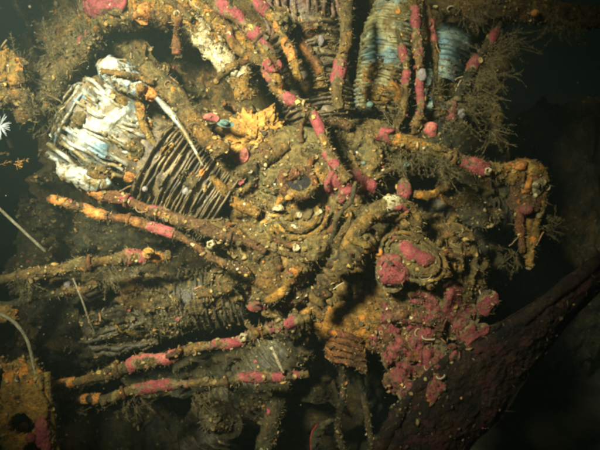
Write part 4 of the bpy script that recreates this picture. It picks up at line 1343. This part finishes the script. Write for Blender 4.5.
def scatter_lumps(n, size, palette, seed, level=1, cut=-0.1, flat=0.7, name='growth_lumps'):
    P, N, rg = sample(n, seed, 11, cut)
    k = len(P)
    bv, bf = ico(level)
    m = len(bv)
    s = size[0] * (size[1] / size[0]) ** (rg.random(k) ** 2.2)
    R1 = rg.normal(size=(k, 3)); X = np.cross(R1, N); X /= np.linalg.norm(X, axis=1)[:, None] + 1e-9
    Y = np.cross(N, X)
    jit = 1 + (0.45 if level < 3 else 0.12) * rg.normal(size=(k, m)).clip(-1.6, 1.6)
    st = rg.uniform(0.7, 1.7, (k, 1))
    loc = bv[None] * jit[..., None] * s[:, None, None]
    V = (P + N * (s * 0.25)[:, None])[:, None, :] + loc[..., :1] * X[:, None] * st[..., None] + loc[..., 1:2] * Y[:, None] + loc[..., 2:] * N[:, None] * flat
    F = (bf[None] + (np.arange(k) * m)[:, None, None]).reshape(-1, 3)
    pal = np.array([c for c, w in palette]); pw = np.array([w for c, w in palette]); pw = pw / pw.sum()
    # colonies: the palette choice follows a slow noise so that neighbours share a colour
    q = (fbm(P, 14, 3, seed + 4) * 0.9 + 0.5 + rg.normal(0, 0.22, k)) % 1.0
    ci = np.searchsorted(np.cumsum(pw), q).clip(0, len(pal) - 1)
    c = pal[ci] * rg.uniform(0.6, 1.3, (k, 1))
    o = obj(name, V.reshape(-1, 3), F, 'growth', ENG, smooth=True, col=np.repeat(c, m, axis=0).clip(0, 0.9))
    return tag(o, kind='stuff')

def scatter_turf(n, length, palette, seed, cut=-0.2, name='turf', w=0.0004):
    P, N, rg = sample(n, seed, 8, cut)
    k = len(P)
    L = length[0] + (length[1] - length[0]) * rg.random(k) ** 2
    D = N + rg.normal(0, 0.55, (k, 3)); D /= np.linalg.norm(D, axis=1)[:, None]
    S = np.cross(D, rg.normal(size=(k, 3))); S /= np.linalg.norm(S, axis=1)[:, None] + 1e-9
    B = rg.normal(0, 0.3, (k, 3))
    mid = P + D * (L * 0.55)[:, None]
    tip = P + (D + B) * L[:, None]
    V = np.stack([P - S * w, P + S * w, mid - S * w * 0.8, mid + S * w * 0.8, tip], 1)
    F = np.array([[0, 1, 3], [0, 3, 2], [2, 3, 4]])
    F = (F[None] + (np.arange(k) * 5)[:, None, None]).reshape(-1, 3)
    pal = np.array(palette)
    c = pal[rg.integers(0, len(pal), k)] * rg.uniform(0.6, 1.3, (k, 1))
    o = obj(name, V.reshape(-1, 3), F, 'growth', ENG, smooth=False, col=np.repeat(c, 5, axis=0).clip(0, 0.9))
    return tag(o, kind='stuff')

def scatter_worms(n, palette, seed, name='worm_tubes'):
    P, N, rg = sample(n, seed, 12, 0.0)
    k = len(P); m, sg = 9, 5
    R1 = rg.normal(size=(k, 3)); D = np.cross(R1, N); D /= np.linalg.norm(D, axis=1)[:, None] + 1e-9
    L = rg.uniform(0.008, 0.032, k); rad = rg.uniform(0.0006, 0.0017, k)
    tw = rg.normal(0, 0.45, k)
    V = []
    p = P.copy(); d = D.copy()
    a = np.linspace(0, 2 * math.pi, sg, endpoint=False)
    for i in range(m):
        sd = np.cross(d, N); sd /= np.linalg.norm(sd, axis=1)[:, None] + 1e-9
        ctr = p + N * (rad * 0.8)[:, None]
        for q in a:
            V.append(ctr + (sd * math.cos(q) + N * math.sin(q)) * rad[:, None])
        d = d + sd * (tw + rg.normal(0, 0.3, k))[:, None] * 0.8
        d /= np.linalg.norm(d, axis=1)[:, None] + 1e-9
        p = p + d * (L / m)[:, None]
    V = np.stack(V, 1)
    i, j = np.meshgrid(np.arange(m - 1), np.arange(sg), indexing='ij')
    q = tris_of(np.stack([i * sg + j, i * sg + (j + 1) % sg, (i + 1) * sg + (j + 1) % sg, (i + 1) * sg + j], -1).reshape(-1, 4))
    F = (q[None] + (np.arange(k) * m * sg)[:, None, None]).reshape(-1, 3)
    pal = np.array(palette)
    c = pal[rg.integers(0, len(pal), k)] * rg.uniform(0.6, 1.3, (k, 1))
    return tag(obj(name, V.reshape(-1, 3), F, 'growth', ENG, col=np.repeat(c, m * sg, axis=0)), kind='stuff')

def scatter_flakes(n, size, palette, seed, name='shell_flakes', cut=0.02):
    """little cupped plates standing off the surface at odd angles: bryozoan leaves, broken shell"""
    P, N, rg = sample(n, seed, 10, cut)
    k = len(P)
    Nn = N + rg.normal(0, 0.6, (k, 3)); Nn /= np.linalg.norm(Nn, axis=1)[:, None]
    X = np.cross(rg.normal(size=(k, 3)), Nn); X /= np.linalg.norm(X, axis=1)[:, None] + 1e-9
    Y = np.cross(Nn, X)
    s = size[0] * (size[1] / size[0]) ** (rg.random(k) ** 1.8)
    m = 8
    a = np.linspace(0, 2 * math.pi, m, endpoint=False)
    rr = rg.uniform(0.55, 1.15, (k, m))
    ring = P[:, None] + (X[:, None] * (np.cos(a) * rr)[..., None] + Y[:, None] * (np.sin(a) * rr)[..., None]) * s[:, None, None] + Nn[:, None] * (s * 0.45)[:, None, None]
    ctr = P + N * (s * 0.1)[:, None]
    V = np.concatenate([ring, ctr[:, None]], 1)
    j = np.arange(m)
    F = np.stack([j, (j + 1) % m, np.full(m, m)], -1)
    F = (F[None] + (np.arange(k) * (m + 1))[:, None, None]).reshape(-1, 3)
    pal = np.array([c for c, w in palette]); pw = np.array([w for c, w in palette]); pw = pw / pw.sum()
    q = (fbm(P, 14, 3, seed + 4) * 0.9 + 0.5 + rg.normal(0, 0.22, k)) % 1.0
    c = pal[np.searchsorted(np.cumsum(pw), q).clip(0, len(pal) - 1)] * rg.uniform(0.6, 1.3, (k, 1))
    return tag(obj(name, V.reshape(-1, 3), F, 'growth', ENG, smooth=False, col=np.repeat(c, m + 1, axis=0).clip(0, 0.9)), kind='stuff')

BROWN = [((0.07, 0.048, 0.018), 5), ((0.15, 0.10, 0.036), 5), ((0.26, 0.175, 0.06), 4), ((0.11, 0.085, 0.034), 3), ((0.36, 0.225, 0.058), 2.2), ((0.40, 0.16, 0.03), 0.6), ((0.40, 0.31, 0.14), 0.8), ((0.25, 0.06, 0.05), 0.7)]
PALE = [((0.62, 0.52, 0.28), 2), ((0.55, 0.34, 0.09), 2), ((0.74, 0.68, 0.50), 1)]
scatter_lumps(60000, (0.0010, 0.0042), BROWN, 61, 1, -0.12)
scatter_lumps(1300, (0.0030, 0.0075), BROWN, 62, 3, 0.0, 0.6, 'crust_knobs')
scatter_lumps(5500, (0.0007, 0.0024), PALE, 63, 1, 0.27, 0.5, 'pale_flecks')
scatter_flakes(36000, (0.0018, 0.0065), BROWN, 65)
scatter_flakes(6000, (0.0014, 0.0045), PALE, 66, 'pale_shell_flakes', 0.25)
scatter_worms(2600, [(0.24, 0.17, 0.07), (0.14, 0.10, 0.04), (0.34, 0.27, 0.14), (0.26, 0.13, 0.05)], 67)
scatter_turf(230000, (0.003, 0.010), [(0.065, 0.046, 0.018), (0.13, 0.09, 0.034), (0.20, 0.14, 0.05), (0.09, 0.08, 0.03), (0.32, 0.22, 0.075)], 64, -0.15)

scatter_turf(110000, (0.003, 0.017), [(0.075, 0.058, 0.024), (0.12, 0.095, 0.04), (0.17, 0.13, 0.055)], 68, 0.14, 'long_fuzz', 0.00028)

# ------------------------------------------------------------------ drifting particles
def marine_snow(n=900):
    rg = np.random.default_rng(77)
    bv, bf = ico(1)
    d = rg.uniform(0.30, 1.0, n)
    P = np.array([W(x, y, q) for x, y, q in zip(rg.uniform(-60, 660, n), rg.uniform(-60, 510, n), d)])
    sz = rg.uniform(0.00025, 0.0007, n) * (0.5 + d)
    V = P[:, None] + bv[None] * (1 + 0.4 * rg.normal(size=(n, len(bv)))).clip(0.3, 2)[..., None] * sz[:, None, None]
    F = (bf[None] + (np.arange(n) * len(bv))[:, None, None]).reshape(-1, 3)
    tag(obj('drifting_particles', V.reshape(-1, 3), F, 'hydroid_pale'), kind='stuff')
marine_snow()

# ------------------------------------------------------------------ the water itself
def water_box():
    x0, x1, y0, y1, z0, z1 = -17, 17, -15.5, 18.5, -1.3, 2.6
    v = [(x, y, z) for x in (x0, x1) for y in (y0, y1) for z in (z0, z1)]
    f = [(0, 1, 3, 2), (4, 6, 7, 5), (0, 4, 5, 1), (2, 3, 7, 6), (0, 2, 6, 4), (1, 5, 7, 3)]
    m = bpy.data.materials.new('water_haze')
    m.use_nodes = True
    nt = m.node_tree
    nt.nodes.clear()
    out = nt.nodes.new('ShaderNodeOutputMaterial')
    pv = nt.nodes.new('ShaderNodeVolumePrincipled')
    pv.inputs['Color'].default_value = (0.50, 0.70, 0.60, 1)
    pv.inputs['Density'].default_value = 0.10
    pv.inputs['Anisotropy'].default_value = 0.3
    nt.links.new(pv.outputs[0], out.inputs['Volume'])
    MATS['water_haze'] = m
    tag(obj('haze', np.array(v, float), np.array(f), 'water_haze', smooth=False), kind='stuff')
water_box()
